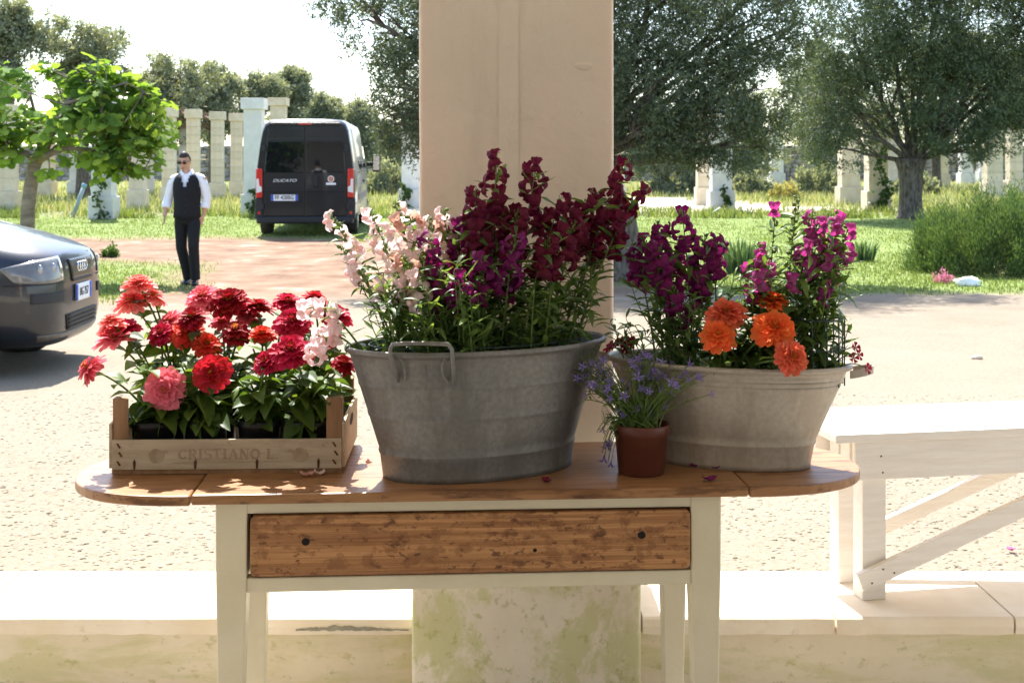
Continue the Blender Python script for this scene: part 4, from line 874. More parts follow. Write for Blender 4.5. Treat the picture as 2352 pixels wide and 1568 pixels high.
fallen(1256, 1107, 'sn_crim', .9, 'dark crimson petal on the table in front of the grey tub'); fallen(1597, 1073, 'sn_mag', 1.0, 'dark magenta petal on the table against the foot of the cream tub', 'magenta petals by the cream tub'); fallen(1644, 1077, 'sn_mag', 1.1, 'dark magenta petal on the table against the foot of the cream tub', 'magenta petals by the cream tub'); fallen(1630, 1105, 'sn_mag', 1.2, 'magenta petal lying alone near the front edge of the table')

def ground_petal(x, y, lab):
    g = G(x, y); fallen(x, 1000, 'sn_lmag', 1.3, lab); o = bpy.data.objects[[q.name for q in col.objects if q.get('label') == lab][-1]]; o.location = g + Vector((0, 0, .008))
ground_petal(2056, 1088, 'small magenta petal on the gravel under the bench seat'); ground_petal(2322, 1268, 'magenta petal on the gravel between the bench braces'); ground_petal(318, 1336, 'magenta petal on the gravel beyond the low wall without a bench')
# ------------------------------------------------------------------ leaf clouds (numpy)
def leaf_cloud(pos, dirs, ln, wd, rs, bent=.25):
    n = len(pos); ln = ln * rs.uniform(.7, 1.25, (n, 1)); wd = wd * rs.uniform(.75, 1.2, (n, 1))
    d = dirs / np.linalg.norm(dirs, axis=1, keepdims=True)
    r = rs.normal(size=(n, 3)); s = np.cross(d, r); s /= np.linalg.norm(s, axis=1, keepdims=True) + 1e-9
    nn = np.cross(s, d)
    a = pos; m_ = pos + d * ln * .5 + nn * ln * bent * .2; t = pos + d * ln
    v = np.stack([a, m_ + s * wd / 2, t, m_ - s * wd / 2], 1).reshape(-1, 3)
    f = np.arange(4 * n).reshape(n, 4)
    return v, f
def unit(rs, n):
    v = rs.normal(size=(n, 3)); return v / np.linalg.norm(v, axis=1, keepdims=True)
def crown_points(lobes, ntwig, rs, hollow=.45):
    # twig anchors in a set of ellipsoid lobes, thicker towards the shell, with gaps between clumps
    vol = np.array([l[3] * l[4] * l[5] for l in lobes]) ** .72; cnt = (ntwig * vol / vol.sum()).astype(int); out = []; ax = []
    for l, c in zip(lobes, cnt):
        k = max(8, c // 22); cl = unit(rs, k) * (rs.uniform(hollow, 1, (k, 1)) ** .6)          # clump centres
        idx = rs.integers(0, k, c); p = cl[idx] + rs.normal(size=(c, 3)) * .15
        out.append(p * np.array(l[3:6]) + np.array(l[:3])); ax.append(p / (np.linalg.norm(p, axis=1, keepdims=True) + 1e-6))
    return np.concatenate(out), np.concatenate(ax)
def olive_foliage(lobes, ntwig, seed, per=9, ln=.06, wd=.015, tw=.2, droop=.45):
    rs = np.random.default_rng(seed); p, ax = crown_points(lobes, ntwig, rs); n = len(p)
    td = ax * .7 + unit(rs, n) * .8; td[:, 2] -= droop * rs.uniform(0, 1, n); td /= np.linalg.norm(td, axis=1, keepdims=True)
    t = rs.uniform(0, 1, (n, per)); pos = (p[:, None, :] + td[:, None, :] * (t[..., None] * tw)).reshape(-1, 3)
    dr = (np.repeat(td, per, 0) * .6 + unit(rs, n * per))
    return leaf_cloud(pos, dr, ln, wd, rs)
def limb(mb, pts, r0, r1, n=9, wob=0, seed=0):
    rr = random.Random(seed); pts = [Vector(p) for p in pts]; N = len(pts)
    q = [p + Vector((rr.uniform(-wob, wob), rr.uniform(-wob, wob), 0)) if 0 < i < N - 1 else p for i, p in enumerate(pts)]
    mb.tube(q, [r0 + (r1 - r0) * i / (N - 1) for i in range(N)], n)
def tree(name, lab, loc, lobes, ntwig, seed, trunk, leafm, barkm, grp=None, **kw):
    t = thing(name, lab, 'tree', loc, 0, grp); rr = random.Random(seed)
    tk = MB()
    top = Vector(trunk['top']); r0, r1 = trunk['r']
    N = 9; rings = []; ns = 14
    ctrl = Vector(trunk.get('ctrl', (top.x * .3, top.y * .3, top.z * .55)))
    ax = bez((0, 0, -.15), ctrl, top, N)
    for i, p in enumerate(ax):
        u = i / (N - 1); r = r0 + (r1 - r0) * u + r0 * .55 * max(0, 1 - u * 4.5) ** 2 + r1 * .35 * max(0, u - .75) * 4
        rings.append([(p.x + math.cos(a) * r * (1 + .16 * noise.noise((math.cos(a) * 1.6, math.sin(a) * 1.6, p.z * 1.3 + seed)) + .08 * math.sin(3 * a + p.z * 3)), p.y + math.sin(a) * r * (1 + .16 * noise.noise((math.cos(a) * 1.6, math.sin(a) * 1.6, p.z * 1.3 + seed + 9))), p.z) for a in [2 * math.pi * j / ns for j in range(ns)]])
    tk.loft(rings); tk.build('trunk', barkm, t, True)
    lm = MB()
    for i, l in enumerate(lobes):
        c = Vector(l[:3]); mid = top.lerp(c, .5) + Vector((rr.uniform(-.55, .55), rr.uniform(-.4, .4), rr.uniform(-.35, .35)))
        pts = bez(top + Vector((rr.uniform(-.3, .3) * r1, rr.uniform(-.3, .3) * r1, -.1)), mid, c, 7); limb(lm, pts, r1 * .27, r1 * .07, 8, .08, i)
        for k in range(5):
            e = c + Vector([rr.uniform(-.85, .85) * q for q in l[3:6]]); b0 = pts[rr.randint(3, 6)]
            limb(lm, bez(b0, (b0 + e) / 2 + Vector((rr.uniform(-.2, .2), rr.uniform(-.2, .2), .15)), e, 5), r1 * .10, r1 * .025, 6, .05, k)
    lm.build('limbs', barkm, t, True)['kind'] = 'stuff'
    v, f = olive_foliage(lobes, ntwig, seed, **kw)
    o = link('crown', np_mesh('crown', v, f, leafm), t); o['kind'] = 'stuff'
    return t
# the big olive behind the pillar
oc = Vector((1.35, 18.2, gz(18.2)))
def lobe_px(o, x, y, Y, rx, rz, ry=None):
    p = P(x, y, Y) - o; k = Y / F; return (p.x, p.y, p.z, rx * k, (ry or (rx + rz) / 2) * k, rz * k)
big = [lobe_px(oc, x, y, Y, rx, rz) for x, y, Y, rx, rz in ((800, -10, 17.6, 70, 70), (880, 60, 17.4, 95, 105), (925, 190, 17.5, 70, 95), (945, 300, 17.6, 55, 65), (905, 285, 17.4, 38, 50), (1050, 150, 18.6, 170, 200), (1250, 60, 18.6, 220, 220), (1300, 260, 18.8, 150, 120), (1490, 60, 18.0, 130, 130), (1500, 190, 17.6, 110, 110), (1480, 300, 17.6, 80, 75), (1600, 110, 18.0, 130, 130), (1640, 230, 17.8, 90, 90), (1560, 280, 17.8, 80, 70), (1720, 60, 18.4, 120, 120), (1740, 200, 18.2, 85, 90), (1690, 330, 17.9, 50, 62), (1820, 60, 18.8, 90, 100), (1770, 300, 18.4, 50, 55), (1600, 330, 17.9, 55, 40), (1150, -150, 18.5, 260, 150), (1500, -140, 18.5, 260, 150), (1800, -110, 18.8, 160, 120))]
tree('olive_tree', 'big spreading olive tree rising behind the porch pillar', oc, big, 33000, 3, dict(top=(-.35, .1, 1.75), r=(.34, .26), ctrl=(.25, 0, .9)), K['olive'], K['bark'], per=8, ln=.064, wd=.018, tw=.22)
# the olive with the thick trunk on the lawn
o2 = G(2092, 502)
rt = [lobe_px(o2, x, y, o2.y + dy, rx, rz) for x, y, dy, rx, rz in ((2090, 60, 0, 150, 130), (1960, 90, -.6, 110, 110), (1900, 190, -.4, 70, 80), (1890, 290, -.6, 55, 60), (1960, 250, 0, 100, 90), (1930, 340, -.8, 60, 45), (2060, 200, .8, 130, 110), (2200, 80, 0, 140, 120), (2210, 220, -.5, 120, 100), (2180, 290, -.8, 90, 55), (2290, 170, .2, 110, 110), (2290, 285, -.2, 80, 58), (2220, 350, -.7, 50, 28), (2380, 120, .2, 130, 130), (2370, 270, 0, 70, 60), (2000, -80, 0, 150, 110), (2200, -110, 0, 180, 120), (2400, -60, 0, 160, 120))]
tree('olive_tree', 'olive tree with a thick gnarled trunk on the lawn among the columns', o2, rt, 29000, 5, dict(top=(.0, 0, 1.55), r=(.30, .30), ctrl=(-.02, 0, .8)), K['olive'], K['bark'], per=8, ln=.085, wd=.03, tw=.3)
# olives in the background
FARO = [(20, 80, 46, 95, 95, 'olive tree at the far end of the grove behind the fig tree'), (190, 140, 48, 110, 95, 'rounded olive tree standing behind the fig crown'), (390, 200, 52, 105, 85, 'broad olive tree behind the cream columns'), (490, 215, 56, 60, 65, 'olive tree behind the column row next to the white gate column'), (590, 215, 58, 60, 52, 'olive tree rising behind the white gate column'), (665, 205, 60, 55, 50, 'small olive tree above the roof of the van'), (750, 258, 66, 55, 38, 'low distant olive beyond the roof of the van'), (828, 290, 60, 36, 52, 'slender olive tree beside the front of the van'), (905, 320, 62, 60, 45, 'olive tree in the distance between van and pillar'),
        (1520, 310, 52, 100, 60, 'olive tree in shade behind the big olive crown'), (1680, 280, 56, 110, 90, 'olive tree seen under the big olive crown near the dry stone wall'), (1880, 200, 58, 120, 120, 'olive tree filling the gap between the two big olives'), (2150, 150, 60, 150, 130, 'olive tree behind the thick-trunked olive'), (2330, 200, 56, 120, 120, 'olive tree behind the rosemary end of the columns')]
for i, (x, y, Y, rx, rz, lab) in enumerate(FARO):
    k = Y / F; c = P(x, y, Y); o = Vector((c.x, Y, gz(Y))); rr = random.Random(i + 50); lob = []
    cc = c - o
    for q in range(9):
        a = q * 2.4; rad = .62 * math.sqrt((q + .5) / 9); lob.append((cc.x + math.cos(a) * rad * rx * k, rr.uniform(-.5, .5) * rx * k * .6, cc.z + math.sin(a) * rad * rz * k, rx * k * rr.uniform(.36, .5), rx * k * .45, rz * k * rr.uniform(.36, .52)))
    for q in range(3): lob.append((cc.x + rr.uniform(-.6, .6) * rx * k, rr.uniform(-.5, .5), cc.z - rz * k * rr.uniform(.9, 1.3), rx * k * .4, rx * k * .4, rz * k * .4))
    tree('olive_tree', lab, o, lob, 3100, 60 + i, dict(top=(cc.x, 0, max(1.0, cc.z - rz * k * 1.3)), r=(.24, .16)), K['olivehaze'], K['bark'], 'olives of the far grove', per=8, ln=.15, wd=.055, tw=.35, droop=.2)

# ------------------------------------------------------------------ fig tree
fg = thing('fig_tree', 'fig tree with big bright green lobed leaves behind the parked car', 'tree', (P(66, 600, 18.2).x, 18.2, gz(18.2)))
fo = Vector(fg.location)
def fp(x, y, dy=0): return P(x, y, 18.2 + dy) - fo
mb = MB(); mb.tube([(0, 0, -.1)] + [fp(x, y) for x, y in ((62, 560), (64, 480), (70, 430), (78, 385), (90, 355))], [.125, .105, .098, .095, .088, .08], 12); mb.build('trunk', K['figbark'], fg, True)
limbs = [[(84, 370, 0), (105, 345, -.1), (118, 310, -.2), (150, 240, -.2), (190, 190, -.1)], [(86, 372, 0), (110, 356, -.2), (150, 340, -.1), (215, 345, .1), (270, 335, .2), (330, 300, .2)], [(86, 374, 0), (60, 352, -.1), (20, 350, -.2), (-60, 330, -.3), (-120, 260, -.2)], [(92, 350, 0), (90, 300, .3), (70, 220, .5), (40, 180, .5)], [(150, 240, -.2), (230, 210, -.4), (290, 190, -.4), (330, 210, -.4)], [(215, 345, .1), (250, 362, .0), (300, 382, -.1), (322, 400, -.1)], [(110, 356, -.2), (170, 300, .3), (250, 270, .6), (340, 262, .6), (372, 275, .5)], [(20, 350, -.2), (-10, 290, .2), (-20, 220, .3)]]
for i, l in enumerate(limbs):
    r0 = (.062, .055, .055, .045, .03, .022, .035, .03)[i]; mb = MB(); mb.tube([fp(*q) for q in l], [r0 * (1 - .75 * k / (len(l) - 1)) for k in range(len(l))], 8); mb.build('branch', K['figbark'], fg, True)
def fig_leaf(seed):
    rr = random.Random(seed); n = 26; v = [(0, 0, 0)]; f = []
    for i in range(n + 1):
        a = R(-155 + 310 * i / n); lob = .42 + .58 * abs(math.cos(a * 1.25)) ** .8; r = .5 * lob * (1 - .12 * abs(a) / 3)
        x, y = math.sin(a) * r * .95, .22 + math.cos(a) * r
        v.append((x, y, -.22 * (x * x) - .3 * max(0, y - .2) ** 2 + rr.uniform(-.012, .012)))
    v[0] = (0, .15, .03)
    for i in range(n): f.append((0, i + 2, i + 1))
    v += [(-.012, .15, 0), (.012, .15, 0), (.01, -.2, -.02), (-.01, -.2, -.02)]; b0 = len(v) - 4; f.append((b0, b0 + 1, b0 + 2, b0 + 3))
    return v, f
FT = [fig_leaf(i) for i in range(4)]
FM = [MB().add(*q).mesh('leaf', K['figleaf'], True) for q in FT]
figreg = [(-60, 260, 130, 110, 170), (60, 215, 110, 75, 170), (150, 270, 120, 90, 190), (225, 200, 75, 60, 150), (260, 250, 100, 80, 190), (325, 250, 62, 70, 190), (300, 325, 78, 60, 190), (225, 330, 70, 45, 110), (250, 378, 55, 28, 60), (365, 345, 18, 40, 18), (20, 310, 90, 50, 110), (370, 235, 18, 35, 18), (125, 390, 24, 26, 10), (305, 390, 24, 20, 10), (-130, 250, 90, 90, 60)]
figreg += [(345, 300, 45, 55, 110), (200, 250, 80, 60, 120), (235, 150, 26, 20, 26), (285, 172, 40, 24, 40), (110, 165, 40, 22, 40), (10, 160, 20, 14, 12), (378, 300, 14, 16, 9), (170, 160, 20, 12, 12), (200, 375, 45, 20, 36), (350, 380, 26, 24, 24), (395, 290, 16, 14, 9), (30, 165, 40, 22, 36)]
lv = []; tw = MB(); allpts = [fp(*q) for l in limbs for q in l[1:]]
for x, y, rx, rz, n_ in figreg:                  # leaves sit in rosettes at the ends of twigs
    for _ in range(max(1, int(n_ / 12.5))):
        while True:
            u = Vector((rnd.uniform(-1, 1), rnd.uniform(-1, 1), rnd.uniform(-1, 1)))
            if u.length < 1: break
        c0 = fp(x + u.x * rx, y + u.z * rz, u.y * max(rx, rz) / 165 - .1); near = min(allpts, key=lambda q: (q - c0).length)
        if (near - c0).length < 1.1: tw.tube(bez(near, near.lerp(c0, .5) + Vector((rnd.uniform(-.1, .1), rnd.uniform(-.1, .1), -.08)), c0, 5), [.014, .011, .009, .008, .006], 5)
        ax = ((c0 - near).normalized() + Vector((0, 0, .8))).normalized()
        for k in range(rnd.randint(8, 13)):
            a = k * 2.4 + rnd.uniform(-.4, .4); e = rnd.uniform(-.75, .5)
            d = Vector((math.cos(a) * math.cos(e), math.sin(a) * math.cos(e), math.sin(e))); up = (ax + Vector((rnd.uniform(-.5, .5), rnd.uniform(-.7, .4), 0)))
            lv.append((c0 + d * rnd.uniform(.02, .12) - ax * rnd.uniform(-.02, .22), d, up, rnd.uniform(.12, .27), rnd.randint(0, 3)))
tw.build('twigs', K['figbark'], fg, True)['kind'] = 'stuff'
lv.sort(key=lambda q: (q[0].y - q[3]) )
for p, d, up, s, k in lv[:290]: link('leaf', FM[k], fg, Matrix.Translation(p) @ rot_to(d, up) @ Matrix.Scale(s, 4))
mb = MB()
for p, d, up, s, k in lv[290:]:
    M_ = Matrix.Translation(p) @ rot_to(d, up) @ Matrix.Scale(s, 4); mb.add([M_ @ Vector(q) for q in FT[k][0]], FT[k][1])
mb.build('leaf_mass', K['figleaf2'], fg, True)['kind'] = 'stuff'

# ------------------------------------------------------------------ columns
CB = {}
def column(x, ybase, wpx, top_m, lab, grp, mk='limestone', Y=None, yaw=0, courses=6, cap=True, base=True):
    Y = Y or Gy(ybase); k = Y / F; w = wpx * k; X = (x - 1176) * k
    t = thing('stone_column', lab, 'column', (X, Y + w / 2, gz(Y)), yaw, grp); m_ = K[mk]
    hb = .58 if base else 0
    if base: MB().box((0, 0, hb / 2 - .05), (w * 1.26, w * 1.26, hb + .1)).build('base', m_, t, bevel=.015)
    hc = .30 if cap else 0; n_ = courses; ch = (top_m - hb - hc) / n_
    key = (round(w, 2), round(ch, 2), mk)
    if key not in CB: CB[key] = MB().box((0, 0, ch / 2), (w, w, ch - .004)).mesh('block', m_)
    for i in range(n_):
        o = link('block', CB[key], t); o.location = (rnd.uniform(-.004, .004), rnd.uniform(-.004, .004), hb + i * ch); b_ = o.modifiers.new('bevel', 'BEVEL'); b_.width = .004; b_.segments = 1
    if cap: MB().box((0, 0, top_m - hc / 2), (w * 1.27, w * 1.27, hc)).build('capital', m_, t, bevel=.012)
    return t
gl, gr = 'columns of the pergola', 'columns on the lawn'
column(12, 485, 36, 3.1, 'cream stone column behind the fig tree beyond the car bonnet', gl)
column(100, 452, 32, 3.1, 'cream stone column just past the fig trunk, in tall grass', gl)
column(176, 452, 34, 3.1, 'grey stone column behind the leaning pipe', gl, 'whitestone')
column(232, 503, 46, 3.1, 'whitewashed stone column with a climber, beside the leaning pipe', gl, 'whitestone')
column(312, 480, 33, 3.1, 'cream stone column under the hanging fig branch', gl)
column(385, 470, 28, 3.15, 'cream stone column with a square capital just behind the walking man', gl, courses=8)
column(441, 465, 27, 3.15, 'cream stone column rising directly behind the man', gl, courses=8)
column(497, 458, 26, 3.15, 'cream stone column two places from the white gate column', gl, courses=8)
column(541, 453, 24, 3.15, 'cream stone column next to the white gate column', gl, courses=8)
column(420, 446, 18, 3.0, 'narrow pale column in the back row behind the man', gl, 'whitestone', courses=8)
column(340, 446, 18, 3.0, 'narrow pale column in the back row behind the fig branch', gl, 'whitestone', courses=8)
column(580, 496, 42, 3.18, 'tall white gate column with a big capital beside the van', 'gate columns', 'whitestone', courses=1)
column(637, 452, 34, 3.75, 'cream column with a block capital showing above the roof of the van', 'gate columns')
column(946, 478, 48, 3.2, 'white stone column beside the pillar edge with ivy at its foot', gr, 'whitestone', courses=1)
column(1659, 484, 46, 3.1, 'white lawn column with ivy on its base beside the gravel road', gr, 'whitestone', courses=1)
column(1616, 472, 28, 3.1, 'cream column tucked behind the white lawn column', gr)
column(1786, 424, 28, 3.1, 'pale column in front of the dry stone wall', gr, 'whitestone', courses=1)
column(1955, 470, 42, 3.1, 'cream lawn column without ivy, beside the ivy-covered one', gr)
column(2018, 485, 44, 3.1, 'lawn column overgrown with ivy next to the thick olive trunk', gr)
column(2052, 440, 20, 2.9, 'thin cream column between ivy column and olive trunk', gr)
column(2166, 428, 26, 2.9, 'cream column in the row behind the thick olive trunk', gr)
column(2222, 424, 26, 2.9, 'white column in the far row beyond the olive trunk', gr, 'whitestone', courses=1)
column(2286, 455, 36, 3.0, 'cream column with a wide base just above the rosemary', gr)
column(2335, 448, 30, 3.0, 'cream column at the end of the row above the rosemary', gr)
column(2262, 418, 22, 2.9, 'slim pale column in the far row above the rosemary', gr, 'whitestone')
column(1420, 470, 30, 3.0, 'cream column half hidden by the pillar edge and the crimson blooms', gr)
# rusty pergola roof over the back rows
pg = thing('pergola_roof', 'brown weathered beams laid over the cream columns', 'pergola', (0, 0, 0))
a, b2 = P(330, 246, 45), P(552, 284, 58)
for i in range(5):
    off = Vector((.0, .9 * i, 0)); mb = MB().tube([a + off + Vector((0, 0, .02 * i)), b2 + off], .07, 4); mb.build('beam', K['beam'], pg)
for i in range(9):
    q = a.lerp(b2, (i + .3) / 9); MB().box(q + Vector((0, 1.8, .07)), (.12, 4.4, .06), rz=R(-18)).build('rafter', K['beam'], pg)
for i in range(3): MB().tube([P(330, 262 + i * 9, 47), P(552, 296 + i * 7, 60)], .05, 4).build('rail', K['beam'], pg)
base_ = Vector(((a.x + b2.x) / 2, (a.y + b2.y) / 2, gz(50)))
for ch in pg.children: ch.location = -base_
pg.location = base_

# climbers on the columns
def climber(lab, x, y0, y1, Y, wpx, n, seed):
    k = Y / F; rs = np.random.default_rng(seed); o = P(x, y0, Y); t = thing('climber', lab, 'climber', (o.x, Y - .04, gz(Y)))
    h = (y0 - y1) * k; u = rs.uniform(0, 1, n) ** 1.4; px = (np.sin(u * 9 + seed) * .35 + rs.normal(0, .33, n) * (1 - .6 * u)) * wpx * k; pos = np.stack([px, -rs.uniform(0, .10, n), u * h + .02], 1)
    d = unit(rs, n); d[:, 1] -= .6; d[:, 2] -= .3
    v, f = leaf_cloud(pos, d, .13, .11, rs); o2_ = link('leaves', np_mesh('leaves', v, f, K['ivy']), t); o2_['kind'] = 'stuff'
    mb = MB().tube([(math.sin(q * .9 + seed) * .35 * wpx * k, -.01, h * q / 10) for q in range(11)], .012, 5); mb.build('stem', K['bark'], t)
climber('green climber on the whitewashed column beside the leaning pipe', 232, 503, 395, Gy(503) - .1, 26, 90, 1)
climber('dark ivy at the foot of the white gate column beside the van', 590, 500, 440, Gy(496) - .1, 22, 160, 2)
climber('ivy at the foot of the white column by the pillar', 930, 482, 425, Gy(478) - .1, 22, 130, 3)
climber('ivy on the base of the white lawn column', 1664, 487, 432, Gy(484) - .1, 16, 110, 4)
climber('ivy climbing the lawn column next to the olive trunk', 2025, 488, 330, Gy(485) - .1, 30, 330, 5)

# ------------------------------------------------------------------ dry stone wall far behind
ds = thing('dry_stone_wall', 'low grey dry stone wall running behind the columns', 'wall', (0, 74, gz(74)))
V, Fc = [], []; rs = np.random.default_rng(8); bx_ = np.array([(a, b, c) for c in (-1, 1) for a, b in ((-1, -1), (1, -1), (1, 1), (-1, 1))], float); bf = np.array([(3, 2, 1, 0), (4, 5, 6, 7), (0, 1, 5, 4), (1, 2, 6, 5), (2, 3, 7, 6), (3, 0, 4, 7)])
k = 0
for row in range(8):
    x = -45.0
    while x < 42:
        w = rs.uniform(.25, .6); h = .26; c = np.array([x + w / 2, rs.uniform(-.06, .06), row * .25 + .1]); sc = np.array([w * .48, .3, h * .48]) * (1 + rs.uniform(-.08, .08, 3))
        V.append(bx_ * sc * (1 + rs.uniform(-.13, .13, (8, 3))) + c); Fc.append(bf + 8 * k); k += 1; x += w
o = link('stones', np_mesh('stones', np.concatenate(V), np.concatenate(Fc), K['drystone']), ds); o['kind'] = 'stuff'

# ------------------------------------------------------------------ grass, meadow, rosemary, irises
def blades(n, xr, yr, h, w, seed, ok, lean=.35):
    rs = np.random.default_rng(seed); rr = random.Random(seed); P_ = []
    tries = 0
    while len(P_) < n and tries < n * 12:
        tries += 1; y = rr.uniform(*yr) if rr.random() < .35 else yr[0] + (yr[1] - yr[0]) * rr.random() ** 1.8; x = rr.uniform(*xr) * (y / yr[1] if xr[1] - xr[0] > 10 else 1)
        q = ok(x, y)
        if rr.random() < q: P_.append((x, y, gz(y)))
    p = np.array(P_); n = len(p); a = rs.uniform(0, 6.28, n); hh = h * rs.uniform(.4, 1.3, n); ww = w * rs.uniform(.7, 1.3, n)
    s = np.stack([np.cos(a), np.sin(a), np.zeros(n)], 1) * (ww / 2)[:, None]; b_ = rs.uniform(0, 6.28, n); l = np.stack([np.cos(b_), np.sin(b_), np.zeros(n)], 1) * (hh * lean * rs.uniform(0, 1.6, n))[:, None]
    up = np.zeros((n, 3)); up[:, 2] = hh
    v = np.stack([p - s, p + s, p + l + up], 1).reshape(-1, 3); return v, np.arange(3 * n).reshape(n, 3)
gk = lambda x, y: zone(x, y)[0] * (.35 + .9 * max(0, .5 + noise.noise((x * .8, y * .8, 7))))
v, f = blades(75000, (-15, 17), (14.8, 37.5), .05, .014, 11, gk); tag(link('lawn_grass', np_mesh('lawn_grass', v, f, K['grass'])), 'short green grass of the lawn', 'grass', kind='stuff')
mk_ = lambda x, y: (min(1, max(0, (y + 2.5 * noise.noise((x * .4, y * .4, 5)) - 35.5) / 6)) if y > 36 else .2 * max(0, noise.noise((x * .5, y * .5, 3)) + .1)) * (1 - zone(x, y)[2]) * (.3 + .9 * max(0, .5 + noise.noise((x * .35, y * .35, 17))))
v, f = blades(34000, (-34, 34), (33, 70), .24, .035, 12, mk_, .4); tag(link('meadow_grass', np_mesh('meadow_grass', v, f, K['weed'])), 'tall dry yellowish meadow grass among the columns', 'grass', kind='stuff')
mk2 = lambda x, y: (1 - zone(x, y)[2]) * max(0, noise.noise((x * .6, y * .6, 23)) + .25)
v, f = blades(22000, (-30, 30), (34, 60), .22, .04, 13, mk2, .5); tag(link('green_weeds', np_mesh('green_weeds', v, f, K['grass'])), 'green weeds growing through the dry meadow', 'weeds', kind='stuff')
def bush(name, lab, cat, c, rx, ry, rz, n, ln, wd, m_, seed, upw=.9, clumps=60, grp=None):
    rs = np.random.default_rng(seed); t = thing(name, lab, cat, c, 0, grp)
    cl = unit(rs, clumps); cl[:, 2] = np.abs(cl[:, 2]); cl = cl * rs.uniform(.55, 1.0, (clumps, 1)); idx = rs.integers(0, clumps, n)
    base = cl[idx] * np.array([rx, ry, rz]); sp = rs.normal(size=(n, 3)) * np.array([.055, .055, .12]) * max(rx, .4); pos = base + sp; pos[:, 2] = np.abs(pos[:, 2])
    d = unit(rs, n) * .55 + cl[idx] * .5; d[:, 2] += upw
    v, f = leaf_cloud(pos, d, ln, wd, rs); o = link('foliage', np_mesh('foliage', v, f, m_), t); o['kind'] = 'stuff'
    mb = MB(); rr = random.Random(seed)
    for k in range(min(clumps, 40)):
        e = Vector(cl[k] * np.array([rx, ry, rz])); mb.tube(bez((rr.uniform(-.2, .2) * rx, rr.uniform(-.2, .2) * ry, 0), (e.x * .6, e.y * .6, e.z * .4), e, 4), .008 * max(.5, rx), 4)
    o = mb.build('stems', K['bark'], t); o['kind'] = 'stuff'
    return t
g = G(2262, 640); bush('rosemary_bush', 'large rounded rosemary bush on the lawn', 'bush', g + Vector((.35, .9, 0)), 1.2, 1.0, 1.1, 52000, .065, .012, K['rosemary'], 31, 1.0, 190)
g = G(2420, 560); bush('rosemary_bush', 'second rosemary bush right behind the large one', 'bush', g + Vector((.3, 1.2, 0)), 1.3, 1.0, .95, 24000, .075, .016, K['rosemary'], 32, 1.0, 110)
g = P(1808, 440, 46); g.z = gz(46); K['yellowbush'] = mat('yellow flowering shrub', (.36, .34, .14, 1), isl=.5, rough=.7, transl=.3)
bush('flowering_shrub', 'yellow flowering shrub in front of the dry stone wall', 'shrub', g, .6, .5, .6, 1800, .11, .05, K['yellowbush'], 33, .4, 50)
for i, (x, y, r, lab) in enumerate(((1560, 425, 1.3, 'grey green shrub at the edge of the gravel road beside the pillar'), (1890, 425, 1.4, 'dark shrub beside the yellow flowering one'), (1720, 420, 1.0, 'pale shrub between the white lawn column and the yellow shrub'), (890, 425, 1.4, 'rough shrub between van and pillar'), (2110, 440, .9, 'weedy shrub behind the olive trunk'))):
    g = P(x, y, 52); g.z = gz(52); bush('shrub', lab, 'shrub', g, r, r * .8, r * .75, 5000, .16, .07, K['olivehaze'], 40 + i, .5, 40)
g = G(255, 590); bush('potted_shrub', 'small dark leafy plant with pale blooms on the grass patch behind the car', 'plant', g, .14, .14, .13, 500, .06, .035, K['ivy'], 51, .3, 20)
g = G(2168, 650); bush('flower_clump', 'small clump of pink flowers at the lawn edge by the rosemary', 'flowers', g, .14, .1, .10, 300, .04, .022, PET['mauve'], 52, .3, 16)
for i, (x, y, r, h, n_, lab) in enumerate(((1705, 628, .24, .52, 150, 'dense clump of upright iris leaves on the lawn beside the cream tub plants'), (1985, 600, .18, .36, 80, 'smaller clump of iris leaves beyond the light magenta snapdragons'), (2180, 560, .2, .22, 60, 'low clump of pale iris leaves near the rosemary bush'), (1800, 500, .2, .16, 70, 'low dark weed clump on the lawn under the olive'), (1560, 490, .2, .16, 60, 'low weed clump on the lawn before the gravel road'))):
    g = G(x, y); rs = np.random.default_rng(70 + i); t = thing('iris_clump', lab, 'plant', g); a = rs.uniform(0, 6.28, n_); q = rs.uniform(0, 1, n_)
    V, Fc = [], []
    for k in range(n_):
        b0 = np.array([math.cos(a[k]) * r * q[k], math.sin(a[k]) * r * q[k] * .7, 0]); o_ = np.array([math.cos(a[k]), math.sin(a[k]), 0]) * r * rs.uniform(.2, 1.3) * q[k]; hh = h * rs.uniform(.5, 1.05); w = .018
        s = np.array([math.sin(a[k] * 3), math.cos(a[k] * 3), 0]) * w
        V += [b0 - s, b0 + s, b0 + o_ * .45 + s * .8 + (0, 0, hh * .65), b0 + o_ * .45 - s * .8 + (0, 0, hh * .65), b0 + o_ + (0, 0, hh), b0 + o_ + s * .05 + (0, 0, hh)]; Fc += [(6 * k, 6 * k + 1, 6 * k + 2, 6 * k + 3), (6 * k + 3, 6 * k + 2, 6 * k + 5, 6 * k + 4)]
    o = link('leaves', np_mesh('leaves', np.array(V), np.array(Fc), K['iris']), t); o['kind'] = 'stuff'

